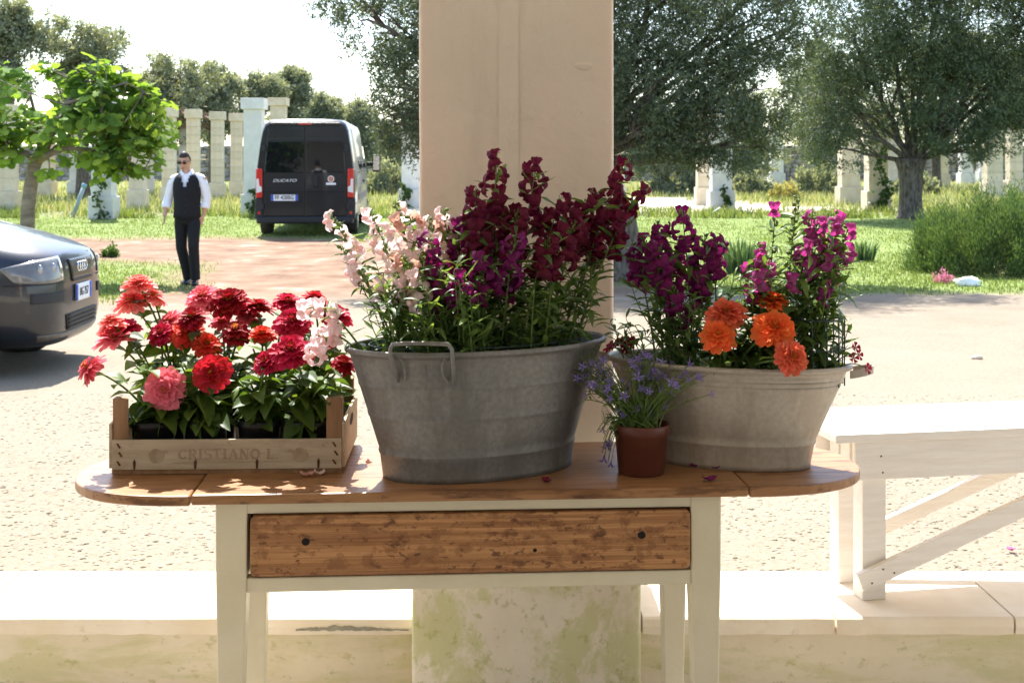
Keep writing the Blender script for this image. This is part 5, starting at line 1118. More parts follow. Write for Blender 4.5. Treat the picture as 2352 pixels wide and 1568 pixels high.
# ------------------------------------------------------------------ gravel stones on the yard
def gravel(n, xr, yr, smin, smax, seed, power=1.6):
    rs = np.random.default_rng(seed); t = rs.uniform(0, 1, n) ** power; y = yr[0] + (yr[1] - yr[0]) * t; x = rs.uniform(-1, 1, n) * (y * .43 + .5)
    base = np.array([(1, 0, 0), (0, 1, 0), (-1, 0, 0), (0, -1, 0), (0, 0, 1), (.7, .7, .45), (-.7, .7, .5), (-.7, -.7, .45), (.7, -.7, .5)], float)
    fc = np.array([(0, 5, 8), (5, 4, 8), (0, 1, 5), (1, 6, 5), (5, 6, 4), (1, 2, 6), (2, 7, 6), (6, 7, 4), (2, 3, 7), (3, 8, 7), (7, 8, 4), (3, 0, 8)])
    s = smin + (smax - smin) * rs.uniform(0, 1, n) ** 3.0; sc = s[:, None] * np.stack([rs.uniform(.7, 1.3, n), rs.uniform(.7, 1.3, n), rs.uniform(.38, .72, n)], 1)
    v = base[None] * (1 + rs.uniform(-.22, .22, (n, 9, 3))) * sc[:, None, :]; a = rs.uniform(0, 6.28, n); c_, s_ = np.cos(a)[:, None], np.sin(a)[:, None]
    vx = v[..., 0] * c_ - v[..., 1] * s_; vy = v[..., 0] * s_ + v[..., 1] * c_
    V = np.stack([vx + x[:, None], vy + y[:, None], v[..., 2] - .0025 + np.array([gz(q) for q in y])[:, None]], 2).reshape(-1, 3)
    return V, (fc[None] + 9 * np.arange(n)[:, None, None]).reshape(-1, 3)
v, f = gravel(84000, (0, 0), (4.2, 9.0), .003, .0125, 21, 1.15); tag(link('gravel', np_mesh('gravel', v, f, K['pebble'])), 'pale beige loose gravel of the yard', 'gravel', kind='stuff')
# single small things on the ground
def stone(name, lab, cat, p, d, m_, seed):
    mb = MB().ball((0, 0, 0), (1, 1, 1), 18, 12); mb.v = [tuple(np.array(q) * (1 + .3 * noise.noise((q[0] * 1.7 + seed, q[1] * 1.7, q[2] * 1.7)) + .22 * noise.noise((q[0] * 4 + seed, q[1] * 4, q[2] * 4))) * np.array(d)) for q in mb.v]
    return tag(mb.build(name, m_, None, True, loc=p + Vector((0, 0, d[2] * .55))), lab, cat)
K['plastic'] = mat('white plastic', (.82, .82, .8, 1), rough=.5)
stone('plastic_bag', 'crumpled white plastic bag lying at the foot of the rosemary', 'bag', G(2222, 656), (.18, .12, .075), K['plastic'], 3)
stone('brick_fragment', 'flat tan stone fragment lying alone on the gravel yard', 'stone', G(2244, 824), (.045, .03, .02), K['limestone'], 4)
stone('stone', 'rough grey stone on the lawn by the rosemary', 'stone', G(2180, 580), (.22, .15, .05), K['limestone'], 5)
K['pipe'] = mat('grey blue plastic pipe', (.20, .26, .28, 1), rough=.4)
a = G(166, 500); b2 = P(194, 424, a.y + .2); t = thing('leaning_pipe', 'grey blue plastic pipe leaning out of the grass by the columns', 'pipe', a)
MB().tube([(0, 0, -.05), b2 - a], .055, 12).build('tube', K['pipe'], t, True); MB().tube([(b2 - a) * .9, (b2 - a) * 1.02], .068, 12).build('collar', mat('teal pipe collar', (.12, .26, .30, 1), rough=.4), t, True)
a = G(1632, 492); b2 = a + Vector((.28, 0, .18)); t = thing('pipe_stub', 'short pale pipe stub leaning on the base of the white lawn column', 'pipe', a)
MB().tube([(0, 0, 0), b2 - a], .03, 10).build('tube', K['plastic'], t, True)
# ------------------------------------------------------------------ vehicles
V_ = {'vpaint': mat('dark grey van paint', (.006, .0065, .009, 1), rough=.4, spec=.3, coat=.45), 'apaint': stain(mat('dark blue car paint', (.010, .013, .021, 1), rough=.34, spec=.4, coat=.6), (.16, .13, .10, 1), 6, .5, .85, (1, 1, 1), .35, 3), 'glass': mat('dark tinted glass', (.006, .007, .01, 1), rough=.03, spec=.5),
      'rubber': mat('tyre rubber', (.02, .02, .02, 1), (.045, .04, .035, 1), scale=20, rough=.9), 'trim': mat('dark grey plastic trim', (.018, .019, .022, 1), rough=.55), 'red': mat('red lamp lens', (.55, .015, .012, 1), rough=.15, coat=.8), 'white': mat('white lamp lens', (.75, .75, .73, 1), rough=.15, coat=.6),
      'plate': mat('white number plate', (.78, .79, .80, 1), rough=.4), 'blue': mat('blue plate band', (.02, .09, .50, 1), rough=.4), 'ink': mat('black plate ink', (.01, .01, .012, 1), rough=.5), 'chrome': mat('chrome', (.75, .75, .76, 1), rough=.12, metal=1), 'emblem': mat('red emblem', (.35, .02, .02, 1), rough=.3), 'lamp': mat('hazy headlamp glass', (.07, .07, .07, 1), (.20, .195, .18, 1), scale=6, rough=.12, coat=1.0), 'rim': mat('alloy rim', (.35, .35, .36, 1), rough=.35, metal=.8), 'dirt': mat('dusty bumper', (.05, .05, .055, 1), (.13, .11, .085, 1), scale=4, rough=.5, coat=.4)}
def wheel(parent, c, axis, r, w):
    o = bpy.data.objects.new('wheel', None); col.objects.link(o); o.parent = parent; o.location = c
    d = Vector(axis); M_ = d.to_track_quat('Z', 'Y').to_matrix()
    def rg(rr_, h, n=28): return [M_ @ Vector((rr_ * math.cos(2 * math.pi * i / n), rr_ * math.sin(2 * math.pi * i / n), h)) for i in range(n)]
    MB().loft([rg(r * .62, -w / 2), rg(r * .93, -w / 2), rg(r, -w * .36), rg(r, w * .36), rg(r * .93, w / 2), rg(r * .62, w / 2)]).build('tyre', V_['rubber'], o, True)
    MB().loft([rg(r * .62, w * .3), rg(r * .6, w * .51), rg(r * .2, w * .47), rg(r * .12, w * .53)]).build('rim', V_['rim'], o, True)
# ---- van: local +Y forwards, rear doors at y = 0 facing -Y
vr = G(702, 545); vy = R(3.2)
van = thing('van', 'dark grey high-roof van parked with its rear doors towards the yard', 'van', (P(701, 545, 26.9).x, 26.9, gz(27)), vy)
def vsec(y, wb, wt, h, z0=.38):     # half-round section
    p = []
    for x, z in ((wb * .96, z0), (wb, z0 + .12), (wb, 1.0), (wb * .985, 1.35), (wt + (wb - wt) * .35, 1.9), (wt, h - .22), (wt - .06, h - .09), (wt - .17, h - .02), (wt * .4, h), ): p.append((x, z))
    full = [(x, y, z) for x, z in p] + [(-x, y, z) for x, z in reversed(p)]
    return full
L_ = [(0.0, 1.00, .865, 2.36), (.04, 1.018, .88, 2.40), (.15, 1.025, .885, 2.425), (1.5, 1.025, .885, 2.45), (3.9, 1.025, .885, 2.45), (4.35, 1.02, .84, 2.38)]
mb = MB().loft([vsec(*q) for q in L_]); bodyv = mb.build('body', V_['vpaint'], van, True); bodyv.modifiers.new('edge split', 'EDGE_SPLIT').split_angle = R(38)
# cab and bonnet
def cab(y, wb, wt, h, z0=.38): return vsec(y, wb, wt, h, z0)
mb = MB().loft([cab(4.35, 1.02, .84, 2.38), cab(4.9, 1.0, .80, 1.95), cab(5.25, .98, .78, 1.45), cab(5.7, .95, .74, 1.15), cab(5.9, .85, .66, .95)]); o = mb.build('cab', V_['vpaint'], van, True); o.modifiers.new('edge split', 'EDGE_SPLIT').split_angle = R(38)
for s in (-1, 1):
    for y in (1.0, 5.0): wheel(van, (s * .90, y, .335), (s, 0, 0), .335, .23)
MB().box((0, .05, .34), (1.98, .24, .15)).build('rear_bumper', V_['trim'], van, bevel=.04)
for s in (-1, 1):
    MB().box((s * .945, .06, .58), (.165, .18, .44)).build('bumper_corner', V_['trim'], van, bevel=.03)
    MB().prism([(s * (.94 + .03 * math.cos(a)), .49 + .03 * math.sin(a)) for a in [2 * math.pi * i / 12 for i in range(12)]], -.036, -.02).build('reflector', V_['red'], van)
def face_z(z): return 1.0 - (.0 if z < 1.35 else (z - 1.35) / (2.2 - 1.35) * .115)
for s in (-1, 1):                              # rear doors
    w0, w1 = .012, .835
    dz = [(.60), (1.35), (2.26)]
    prof = [(s * w0, .42), (s * w1, .42), (s * w1, 1.35), (s * (w1 - .085), 2.24), (s * w0, 2.27)]
    if s < 0: prof = prof[::-1]
    d = MB().prism(prof, -.022, .01).build('rear_door', V_['vpaint'], van, bevel=.012)
    gp = [(s * .022, 1.31), (s * .825, 1.31), (s * .765, 1.95), (s * .022, 1.955)]
    if s < 0: gp = gp[::-1]
    MB().prism(gp, -.030, -.018).build('window', V_['glass'], d, bevel=.006)
    hp = [(s * w0, 2.005), (s * .768, 2.0), (s * .766, 2.018), (s * w0, 2.023)]
    MB().prism(hp if s > 0 else hp[::-1], -.028, -.016).build('door_crease', V_['trim'], d)
    cp = [(s * w0, .915), (s * w1, .915), (s * w1, .965), (s * w0, .965)]
    MB().prism(cp if s > 0 else cp[::-1], -.034, -.016).build('door_moulding', V_['vpaint'], d, bevel=.008)
    for z in (.62, 1.82): MB().box((s * (.875 if z < 1 else .84), -.02, z), (.07, .05, .13)).build('hinge', V_['trim'], d, bevel=.01)
    # tail lamp
    tl = MB().box((s * .935, -.012, 1.10), (.13, .10, .60)).build('tail_lamp', V_['red'], van, bevel=.02)
    wp = [(s * .88, .925), (s * .988, .90), (s * .988, 1.19), (s * .94, 1.19), (s * .93, 1.05), (s * .88, 1.02)]
    MB().prism(wp if s < 0 else wp[::-1], -.066, -.058).build('reverse_lens', V_['white'], tl)
MB().box((0, -.012, 2.318), (1.45, .06, .055)).build('roof_spoiler', V_['vpaint'], van, bevel=.015)
MB().box((0.0, -.044, 2.318), (.26, .01, .03)).build('brake_lamp', V_['red'], van)
pt = MB().box((-.42, -.036, .80), (.60, .016, .15)).build('plate_frame', V_['trim'], van, bevel=.004)
MB().box((-.42, -.047, .80), (.54, .006, .125)).build('number_plate', V_['plate'], pt)
for x in (-.666, -.174): MB().box((x, -.0515, .80), (.046, .003, .123)).build('plate_band', V_['blue'], pt)
link('plate_lettering', text_mesh('FF 428BG', .118, V_['ink'], .001, sx=.82, bold=.0015), pt, Matrix.Translation((-.42, -.0525, .801)) @ FACE)
link('model_lettering', text_mesh('DUCATO', .085, V_['plate'], .003, shear=.35, sx=1.32), van, Matrix.Translation((-.42, -.030, 1.15)) @ FACE)
hd = MB().box((.22, -.04, 1.14), (.10, .035, .22)).build('door_handle', V_['ink'], van, bevel=.015)
em = MB().prism([(.53 + .068 * math.cos(a), 1.185 + .068 * math.sin(a)) for a in [2 * math.pi * i / 24 for i in range(24)]], -.032, -.02).build('emblem', V_['chrome'], van)
MB().prism([(.53 + .048 * math.cos(a), 1.185 + .048 * math.sin(a)) for a in [2 * math.pi * i / 20 for i in range(20)]], -.036, -.03).build('emblem_field', V_['emblem'], em)
for q in (-.022, -.006, .01, .025): MB().box((.53 + q, -.037, 1.185), (.006, .003, .05)).build('emblem_bar', V_['chrome'], em)
MB().box((.53, -.030, 1.085), (.20, .006, .045)).build('badge_strip', V_['plate'], van)
for s in (-1, 1):
    ar = MB().box((s * 1.09, 4.62, 1.50), (.16, .05, .10)).build('mirror_arm', V_['trim'], van, bevel=.01)
    mr = MB().box((s * 1.24, 4.62, 1.52), (.20, .14, .42)).build('side_mirror', V_['trim'], van, bevel=.04)
    MB().box((s * 1.24, 4.546, 1.53), (.15, .006, .34)).build('mirror_glass', V_['chrome'], mr)
    for y0, y1 in ((1.6, 2.9), (3.3, 4.4)):
        rings = [[(s * (1.005 + .004), y, 1.38), (s * (.925), y, 1.92), (s * .915, y, 1.92), (s * .99, y, 1.38)] for y in (y0, y1)]; MB().loft(rings).build('side_window', V_['glass'], van)
    MB().box((s * 1.026, 2.6, .80), (.02, 3.0, .14)).build('side_moulding', V_['trim'], van, bevel=.008)
    MB().box((s * 1.035, 3.05, 1.12), (.03, .18, .05)).build('side_handle', V_['trim'], van, bevel=.008)
# ---- car: local +X forwards, nose at x = 0
ca_ = R(1.5); npos = P(198, 652, 10.4)
car = thing('car', 'dusty dark blue hatchback parked with its nose towards the table', 'car', (npos.x, npos.y, gz(10)), ca_)
def csec(x, wb, zb, ws, zs, wt, zt, cz):
    h = [(0, zb), (wb * .55, zb), (wb, zb + .03), (ws * .995, zb + (zs - zb) * .35), (ws, zb + (zs - zb) * .7), (ws * .985, zs), (wt, zt), (wt * .62, zt + (cz - zt) * .75), (0, cz)]
    return [(x, -y, z) for y, z in h] + [(x, y, z) for y, z in reversed(h[1:-1])]
ST = [(-.03, .36, .36, .42, .52, .34, .62, .64), (-.06, .50, .27, .58, .60, .50, .72, .745), (-.13, .60, .215, .685, .62, .61, .745, .785), (-.25, .68, .20, .77, .65, .68, .775, .83), (-.45, .73, .20, .82, .70, .71, .82, .885), (-.8, .74, .20, .832, .78, .72, .90, .95), (-1.15, .74, .2, .835, .86, .71, .985, 1.02), (-1.35, .74, .2, .835, .90, .68, 1.08, 1.13),
      (-1.8, .74, .2, .835, .93, .60, 1.36, 1.42), (-2.3, .74, .2, .835, .95, .57, 1.48, 1.545), (-3.0, .74, .2, .83, .96, .55, 1.42, 1.49), (-3.5, .72, .22, .80, .95, .55, 1.18, 1.25), (-3.75, .62, .3, .70, .85, .50, .98, 1.02), (-3.82, .5, .38, .55, .7, .42, .82, .85)]
ST = [(q[0], q[1], q[2] * .9, q[3], q[4] * 1.17, q[5], q[6] * 1.19, q[7] * 1.2) if q[0] > -1.3 else q for q in ST]
mb = MB().loft([csec(*q) for q in ST]); bc = subsurf(mb.build('body', V_['apaint'], car, True), 2)
bpy.context.view_layer.update(); dg = bpy.context.evaluated_depsgraph_get(); bv = BVHTree.FromObject(bc, dg)
def onbody(y, z, ang=0, off=.004):           # project onto the nose, looking along -X turned by ang towards +Y
    d = Vector((-math.cos(ang), -math.sin(ang), 0)); sd = Vector((-math.sin(ang), math.cos(ang), 0))
    o = Vector((-.5, 0, 0)) - d * 2 + sd * y + Vector((0, 0, z * 1.16)); h = bv.ray_cast(o, d)
    return h[0] - d * off if h[0] is not None else None
def cpatch(name, corners, m_, parent, ang=0, off=.004, nu=14, nv=8, bulge=0, smooth=True):
    v = []; f = []; a, b_, c_, d_ = [Vector(q) for q in corners]
    for j in range(nv + 1):
        for i in range(nu + 1):
            u, w = i / nu, j / nv; q = (a * (1 - u) + b_ * u) * (1 - w) + (d_ * (1 - u) + c_ * u) * w
            q.y += bulge * math.sin(math.pi * u) * (w - .5) * 2
            p = onbody(q.x, q.y, ang, off + .0)
            if p is None: p = onbody(q.x * .93, q.y, ang, off) or Vector((-.3, q.x, q.y))
            v.append(p)
    for j in range(nv):
        for i in range(nu): k = j * (nu + 1) + i; f.append((k, k + 1, k + nu + 2, k + nu + 1))
    o = MB().add(v, f).build(name, m_, parent, smooth); so_ = o.modifiers.new('thickness', 'SOLIDIFY'); so_.thickness = .006; so_.offset = 0
    return o
for s in (-1, 1):
    an = s * R(42)
    hl = cpatch('headlight', [(s * .02, .61), (s * .44, .61), (s * .52, .70), (s * .04, .765)] if True else [], V_['lamp'], car, an, .006, bulge=.012)
    for yy, zz in ((.13, .69), (.25, .685)):
        p = onbody(s * yy, zz, an, .008)
        if p: MB().ball(p, (.012, .022, .04), 10, 7, Matrix.Rotation(an, 3, 'Z')).build('lamp_lens', V_['rim'], hl, True)
for s in (-1, 1):
    cpatch('panel_gap', [(s * .0, .588), (s * .50, .588), (s * .50, .596), (s * .0, .596)], V_['ink'], car, s * R(42), .003, 18, 1)
    cpatch('panel_gap', [(s * .28, .765), (s * .285, .60), (s * .292, .60), (s * .287, .765)], V_['ink'], car, 0, .003, 1, 10)
gr_ = cpatch('grille', [(-.26, .60), (.26, .60), (.30, .735), (-.30, .735)], V_['vpaint'], car, 0, .006)
for k in range(4):
    cy = -.084 + .056 * k; p = onbody(cy, .675, 0, .010)
    if p: MB().tube([p + Vector((0, .036 * math.cos(a), .036 * math.sin(a))) for a in [2 * math.pi * i / 20 for i in range(21)]], .0065, 6, cap=False).build('badge_ring', V_['chrome'], gr_, True)
cpatch('grille_gap', [(-.25, .583), (.25, .583), (.26, .6), (-.26, .6)], V_['ink'], car, 0, .007, nv=2)
np_ = cpatch('number_plate', [(-.19, .445), (.19, .445), (.19, .56), (-.19, .56)], V_['plate'], car, 0, .012)
for yy in (-.175, .175): cpatch('plate_band', [(yy - .018, .448), (yy + .018, .448), (yy + .018, .557), (yy - .018, .557)], V_['blue'], np_, 0, .0165, 2, 3)
pm = onbody(0, .5, 0, .018)
link('plate_lettering', text_mesh('BG 757', .09, V_['ink'], .001, sx=.8), np_, Matrix.Translation(pm) @ Matrix.Rotation(R(90), 4, 'Z') @ FACE)
lg = cpatch('lower_grille', [(-.36, .27), (.36, .27), (.40, .375), (-.40, .375)], V_['ink'], car, 0, .004)
for k in range(4): cpatch('grille_bar', [(-.355, .278 + k * .028), (.355, .278 + k * .028), (.36, .290 + k * .028), (-.36, .290 + k * .028)], V_['trim'], lg, 0, .014, nv=1)
for s in (-1, 1): cpatch('bumper_strip', [(s * .02, .47), (s * .36, .47), (s * .36, .535), (s * .02, .535)], V_['trim'], car, s * R(40), .006)
cpatch('bumper_skirt', [(-.62, .215), (.62, .215), (.66, .262), (-.66, .262)], V_['dirt'], car, 0, .004, 20, 3)
for s in (-1, 1):
    for x in (-.78, -3.18):
        wheel(car, (x, s * .75, .29), (0, s, 0), .29, .19)
        n_ = 20; mb = MB(); mb.loft([[(x + r * math.cos(a), s * (.80 + e), .30 + r * math.sin(a)) for a in [math.pi * (-.08 + 1.16 * i / n_) for i in range(n_ + 1)]] for r, e in ((.30, -.02), (.345, .037), (.36, .040), (.372, .030))], cap=False, closed=False); mb.build('wheel_arch', V_['apaint'], car, True)
        mb = MB().prism([(x + .325 * math.cos(a), .29 + .325 * math.sin(a)) for a in [2 * math.pi * i / 24 for i in range(24)]], s * .72, s * .839); mb.build('wheel_well', V_['ink'], car)
    rings = []
    for x, z0, z1, y0, y1 in ((-1.45, .93, 1.10, .835, .705), (-1.9, .975, 1.36, .80, .635), (-2.4, .985, 1.43, .80, .61), (-3.0, .985, 1.37, .795, .60), (-3.35, 1.0, 1.2, .77, .65)):
        rings.append([(x, s * y0 * 1.004, z0), (x, s * y1 * 1.02, z1), (x, s * y1 * .9, z1), (x, s * y0 * .9, z0)])
    MB().loft(rings).build('side_window', V_['glass'], car)
    MB().box((-1.5, s * .93, 1.02), (.12, .2, .12)).build('door_mirror', V_['apaint'], car, bevel=.03)
    MB().box((-2.4, s * .838, .80), (.18, .03, .03)).build('door_handle', V_['trim'], car, bevel=.006)
v = []
for x, z, hw in ((-1.30, 1.075, .60), (-1.55, 1.245, .56), (-1.85, 1.41, .50)): v += [(x, hw * q, z - .03 * q * q + .012) for q in (-1, -.5, 0, .5, 1)]
MB().add(v, [(j * 5 + i, j * 5 + i + 1, j * 5 + i + 6, j * 5 + i + 5) for j in range(2) for i in range(4)]).build('windscreen', V_['glass'], car, True)
MB().tube([(-1.24, -.5, 1.06), (-1.2, -.1, 1.07), (-1.22, .2, 1.07)], .012, 6).build('wiper', V_['ink'], car)

# ------------------------------------------------------------------ the man
man = thing('person', 'person in black waistcoat, white shirt and sunglasses walking across the yard', 'person', (P(430, 650, 17.4).x, 17.4, gz(17.4)), 0)
KP = {'skin': mat('skin', (.50, .27, .17, 1), (.56, .32, .21, 1), scale=14, rough=.55), 'shirt': mat('white shirt', (.80, .80, .82, 1), rough=.85, bump=1.0, bscale=11), 'black': mat('black cloth', (.0035, .0035, .005, 1), (.006, .006, .008, 1), scale=30, rough=.8, bump=.8, bscale=10), 'shoe': mat('black leather', (.012, .014, .02, 1), rough=.35), 'hair': mat('dark brown hair', (.018, .012, .009, 1), (.035, .024, .018, 1), scale=60, rough=.6), 'lens': mat('sunglass lens', (.012, .009, .008, 1), rough=.1), 'lip': mat('lips', (.38, .15, .12, 1), rough=.5)}
def oval(c, rx, ry, n=16, M=None):
    c = Vector(c); return [c + (M or Matrix.Identity(3)) @ Vector((rx * math.cos(2 * math.pi * i / n), ry * math.sin(2 * math.pi * i / n), 0)) for i in range(n)]
def remesh(o, vox, sm=4):
    r = o.modifiers.new('remesh', 'REMESH'); r.mode = 'VOXEL'; r.voxel_size = vox; r.use_smooth_shade = True
    s = o.modifiers.new('smooth', 'SMOOTH'); s.iterations = sm; s.factor = .5; return o
# joints (x to the right in the picture, y away from the camera, z up)
LA = [(-.180, .0, 1.415), (-.258, .02, 1.15), (-.285, -.06, .93)]; RA = [(.195, .0, 1.425), (.25, .04, 1.15), (.215, .02, .93)]
LL = [(-.08, .0, .90), (-.08, .01, .49), (-.01, .09, .09)]; RL = [(.09, .0, .90), (.108, -.10, .51), (.118, -.03, .09)]
HEADC = Vector((-.025, -.035, 1.635))
HM = Matrix.Rotation(R(20), 3, 'X') @ Matrix.Rotation(R(-8), 3, 'Z')
b = MB()
for z0, rx, ry in (): pass
b.loft([oval((0, .0, z), rx, ry) for z, rx, ry in ((.86, .13, .09), (.95, .155, .105), (1.08, .145, .10), (1.25, .165, .11), (1.38, .175, .10), (1.45, .12, .075), (1.49, .055, .055))])
b.tube([(0, 0, 1.42), (-.008, -.005, 1.50), (-.018, -.02, 1.58)], [.065, .056, .055], 14)
hd_ = MB().ball((0, 0, 0), 1, 22, 16)
hv = []
for q in hd_.v:                                # a head: skull, jaw, brow, nose
    x, y, z = q; s = Vector((x * .074, y * .094, z * .118))
    if z < 0: s.x *= 1 - .28 * (-z) ** 1.3; s.y *= 1 - .12 * -z
    if y < 0 and z < -.2: s.y -= .012 * (-z) * (1 - abs(x))
    if y < -.6 and abs(z) < .5: s.y += .010 * (1 - abs(z) * 2) * (1 - abs(x) * 1.2) if abs(x) > .18 else 0
    hv.append(HEADC + HM @ s)
b.add(hv, hd_.f)
def HP(x, y, z): return HEADC + HM @ Vector((x, y, z))
b.tube([HP(0, -.088, .022), HP(0, -.104, -.012), HP(0, -.112, -.03), HP(0, -.096, -.04)], [.007, .011, .015, .012], 8)
for s in (-1, 1): b.ball(HP(s * .074, .005, -.008), (.010, .018, .032), 8, 6)
for A_ in (LA, RA):
    b.tube([Vector(p) for p in (A_[0], ((Vector(A_[0]) + Vector(A_[1])) / 2), A_[1])], [.055, .046, .04], 12)
    w_ = Vector(A_[2]); e_ = Vector(A_[1]); b.tube([e_, e_.lerp(w_, .3), e_.lerp(w_, .8), w_, w_ + (w_ - e_).normalized() * .02], [.040, .041, .030, .027, .028], 12)
for A_ in (LL, RL):
    h_, k_, a_ = [Vector(p) for p in A_]; b.tube([h_, h_.lerp(k_, .5), k_, k_.lerp(a_, .3), a_], [.085, .07, .055, .056, .038], 14)
# hands: palm, four fingers of unequal length, thumb from the side of the palm
for A_, sg, cur in ((LA, 1, .5), (RA, -1, .8)):
    w_ = Vector(A_[2]); d = (Vector(A_[2]) - Vector(A_[1])).normalized(); d = (d + Vector((sg * .16, -.12, -.2))).normalized(); fw = Vector((sg * .25, -1, 0)).normalized(); fw = (fw - d * fw.dot(d)).normalized(); sd = d.cross(fw).normalized()
    pc = w_ + d * .055
    M3 = Matrix((fw, sd, d)).transposed(); b.ball(pc, (.040, .016, .055), 12, 8, M3)
    for k, (off, ln) in enumerate(((.029, .068), (.010, .078), (-.010, .072), (-.028, .056))):
        p0 = pc + fw * off + d * .030; c1 = p0 + d * ln * .5 + sd * ln * .10 * sg; c2 = c1 + (d * (1 - cur * .5) + sd * cur * sg * .8).normalized() * ln * .5
        b.tube([p0, c1, c2], [.0095, .0088, .0075], 8)
    p0 = pc + fw * .026 - d * .022; b.tube([p0, p0 + fw * .030 + d * .022, p0 + fw * .038 + d * .055], [.012, .0105, .0085], 8)
for A_, tw in ((LL, -.12), (RL, .1)):
    a_ = Vector(A_[2]); b.tube([a_, a_ + Vector((0, .02, -.045)), a_ + Vector((tw * .5, -.12, -.062))], [.038, .035, .026], 10)
remesh(b.build('body', KP['skin'], man, True), .0075, 3)
# clothing
c = MB(); c.loft([oval((0, .0, z), rx, ry) for z, rx, ry in ((.90, .150, .11), (1.08, .160, .115), (1.25, .17, .12), (1.38, .172, .11), (1.445, .125, .085), (1.475, .075, .07))])
for A_ in (LA, RA):
    s_, e_, w_ = [Vector(p) for p in A_]; cuff = e_.lerp(w_, .55)
    c.tube([s_ + Vector((-s_.x * .45, 0, .018)), s_ + Vector((-s_.x * .08, 0, -.01)), s_.lerp(e_, .35), s_.lerp(e_, .7), e_, cuff], [.05, .062, .066, .064, .062, .06], 14)
    c.tube([e_.lerp(w_, .28), e_.lerp(w_, .40), e_.lerp(w_, .62)], [.060, .068, .066], 14)
sh = remesh(c.build('shirt', KP['shirt'], man, True), .010, 3)
cl_ = MB()                                     # collar
for s in (-1, 1):
    cl_.add([(s * .005, -.082, 1.452), (s * .066, -.058, 1.525), (s * .072, .02, 1.535), (s * .095, .01, 1.475), (s * .10, -.082, 1.445), (s * .06, -.10, 1.435)], [(0, 1, 4, 5), (1, 2, 3, 4)] if s < 0 else [(5, 4, 1, 0), (4, 3, 2, 1)])
cl_.add([(-.072, .02, 1.535), (.072, .02, 1.535), (.05, .07, 1.535), (-.05, .07, 1.535), (-.095, .01, 1.475), (.095, .01, 1.475), (.06, .09, 1.47), (-.06, .09, 1.47)], [(0, 3, 7, 4), (3, 2, 6, 7), (2, 1, 5, 6)])
o = cl_.build('collar', KP['shirt'], sh); so_ = o.modifiers.new('thickness', 'SOLIDIFY'); so_.thickness = .006
# waistcoat: a shell with a V opening and arm holes
n_ = 48; zs_ = [.885, .93, 1.0, 1.08, 1.16, 1.24, 1.30, 1.36, 1.41, 1.445, 1.468]; RX = [.172, .170, .164, .162, .168, .176, .180, .176, .160, .132, .105]; RY = [.132, .132, .128, .126, .130, .136, .138, .132, .118, .102, .092]
vv = []; ff = []
for j, z in enumerate(zs_):
    for i in range(n_):
        a = 2 * math.pi * i / n_ - math.pi / 2; x = RX[j] * math.cos(a); vv.append((x, RY[j] * math.sin(a), z - (.035 * (1 - min(1, abs(x) / .09)) if j == 0 and math.sin(a) < -.3 else 0)))
for j in range(len(zs_) - 1):
    zm = (zs_[j] + zs_[j + 1]) / 2
    for i in range(n_):
        k = (i + 1) % n_; a = 2 * math.pi * (i + .5) / n_ - math.pi / 2; x = RX[j] * math.cos(a)
        if math.sin(a) < 0 and zm > 1.27 and abs(x) < (zm - 1.27) * .42 + .004: continue
        if zm > 1.29 and abs(x) > .162 - max(0, zm - 1.38) * .25 and abs(math.sin(a)) < .75: continue
        ff.append((j * n_ + i, j * n_ + k, (j + 1) * n_ + k, (j + 1) * n_ + i))
ws = MB().add(vv, ff).build('waistcoat', KP['black'], man, True); so_ = ws.modifiers.new('thickness', 'SOLIDIFY'); so_.thickness = .012; so_.offset = 1
for z in (.97, 1.05, 1.13, 1.21): MB().ball((.004, -.152 + .01 * (z < 1.1), z), (.007, .003, .007), 8, 5).build('button', KP['shoe'], ws)
tr = MB(); tr.loft([oval((0, 0, z), rx, ry) for z, rx, ry in ((.80, .155, .105), (.86, .172, .122), (.93, .168, .122), (.985, .158, .115))])
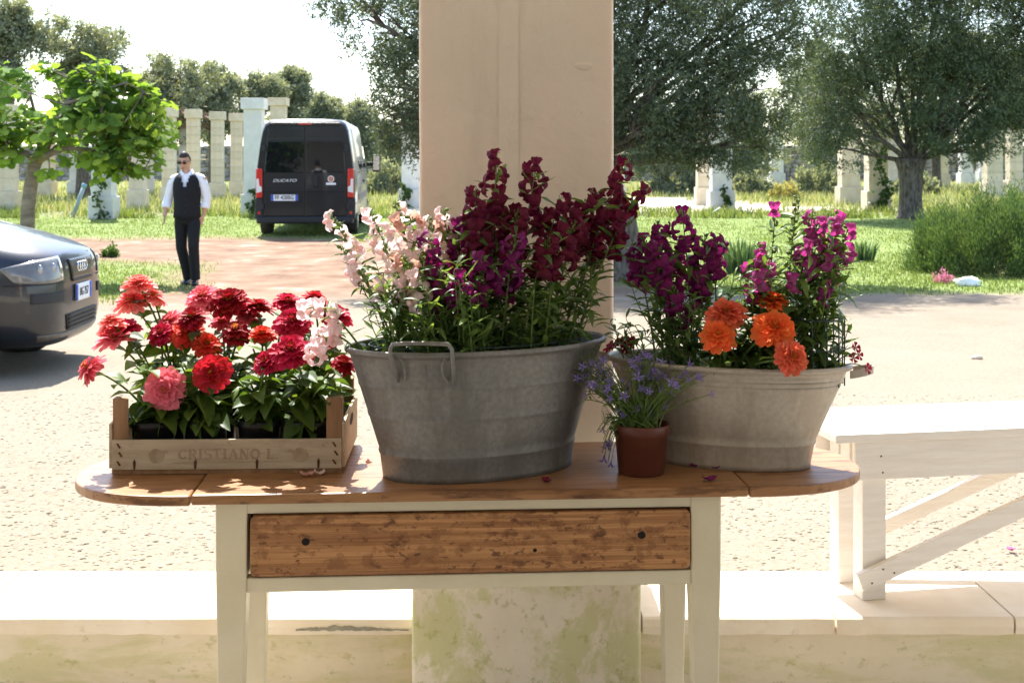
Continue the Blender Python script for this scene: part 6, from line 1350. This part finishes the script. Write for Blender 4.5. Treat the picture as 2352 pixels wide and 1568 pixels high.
for A_ in (LL, RL):
    h_, k_, a_ = [Vector(p) for p in A_]; tr.tube([h_ + Vector((0, 0, .03)), h_.lerp(k_, .3), h_.lerp(k_, .65), k_, k_.lerp(a_, .35), k_.lerp(a_, .7), a_ + Vector((0, .0, -.025))], [.092, .090, .080, .073, .070, .066, .064], 16)
remesh(tr.build('trousers', KP['black'], man, True), .010, 3)
for A_, tw in ((LL, -.05), (RL, .05)):
    a_ = Vector(A_[2]); f0 = Vector((a_.x, a_.y, 0)); m_ = MB(); rings = []
    for y, w, h in ((.07, .028, .06), (.04, .042, .085), (-.03, .043, .085), (-.10, .047, .06), (-.16, .043, .045), (-.20, .028, .034)):
        cx = f0.x - tw * (y) * 2.0; rings.append([(cx + w * math.cos(q), f0.y + y, max(.004, h * .5 + h * .5 * math.sin(q))) for q in [2 * math.pi * i / 12 for i in range(12)]])
    m_.loft(rings); subsurf(m_.build('shoe', KP['shoe'], man, True), 1)
hr = MB(); hh = MB().ball((0, 0, 0), 1, 22, 16); keep = []
hr.v = []
for q in hh.v:
    x, y, z = q; s = Vector((x * .079, y * .099 + .004, z * .124 + .004)); s.z += .012 * max(0, z) * (1 if y < .2 else .5); hr.v.append(tuple(HEADC + HM @ s))
for fc in hh.f:
    cx = sum((Vector(hh.v[i]) for i in fc), Vector()) / len(fc)
    if (cx.y < -.1 and cx.z < .58 - .1 * abs(cx.x)) or (cx.y < .25 and cx.z < .05) or cx.z < -.45: continue
    hr.f.append(fc)
o = hr.build('hair', KP['hair'], man, True); so_ = o.modifiers.new('thickness', 'SOLIDIFY'); so_.thickness = .010
sg_ = None
for s in (-1, 1):
    m_ = MB().ball(HP(s * .034, -.096, .014), (.029, .007, .021), 12, 7, HM); m_.tube([HP(s * .06, -.088, .022), HP(s * .078, -.03, .02), HP(s * .08, .02, .01)], .0035, 5); m_.tube([HP(0, -.104, .018), HP(s * .01, -.102, .018)], .003, 5)
    m_.build('sunglasses', KP['lens'], man, True)
MB().ball(HP(0, -.090, -.066), (.022, .007, .006), 10, 6, HM).build('mouth', KP['lip'], man, True)
for s in (-1, 1): MB().tube([HP(s * .015, -.094, .042), HP(s * .035, -.092, .047), HP(s * .055, -.082, .043)], .004, 5).build('eyebrow', KP['hair'], man)
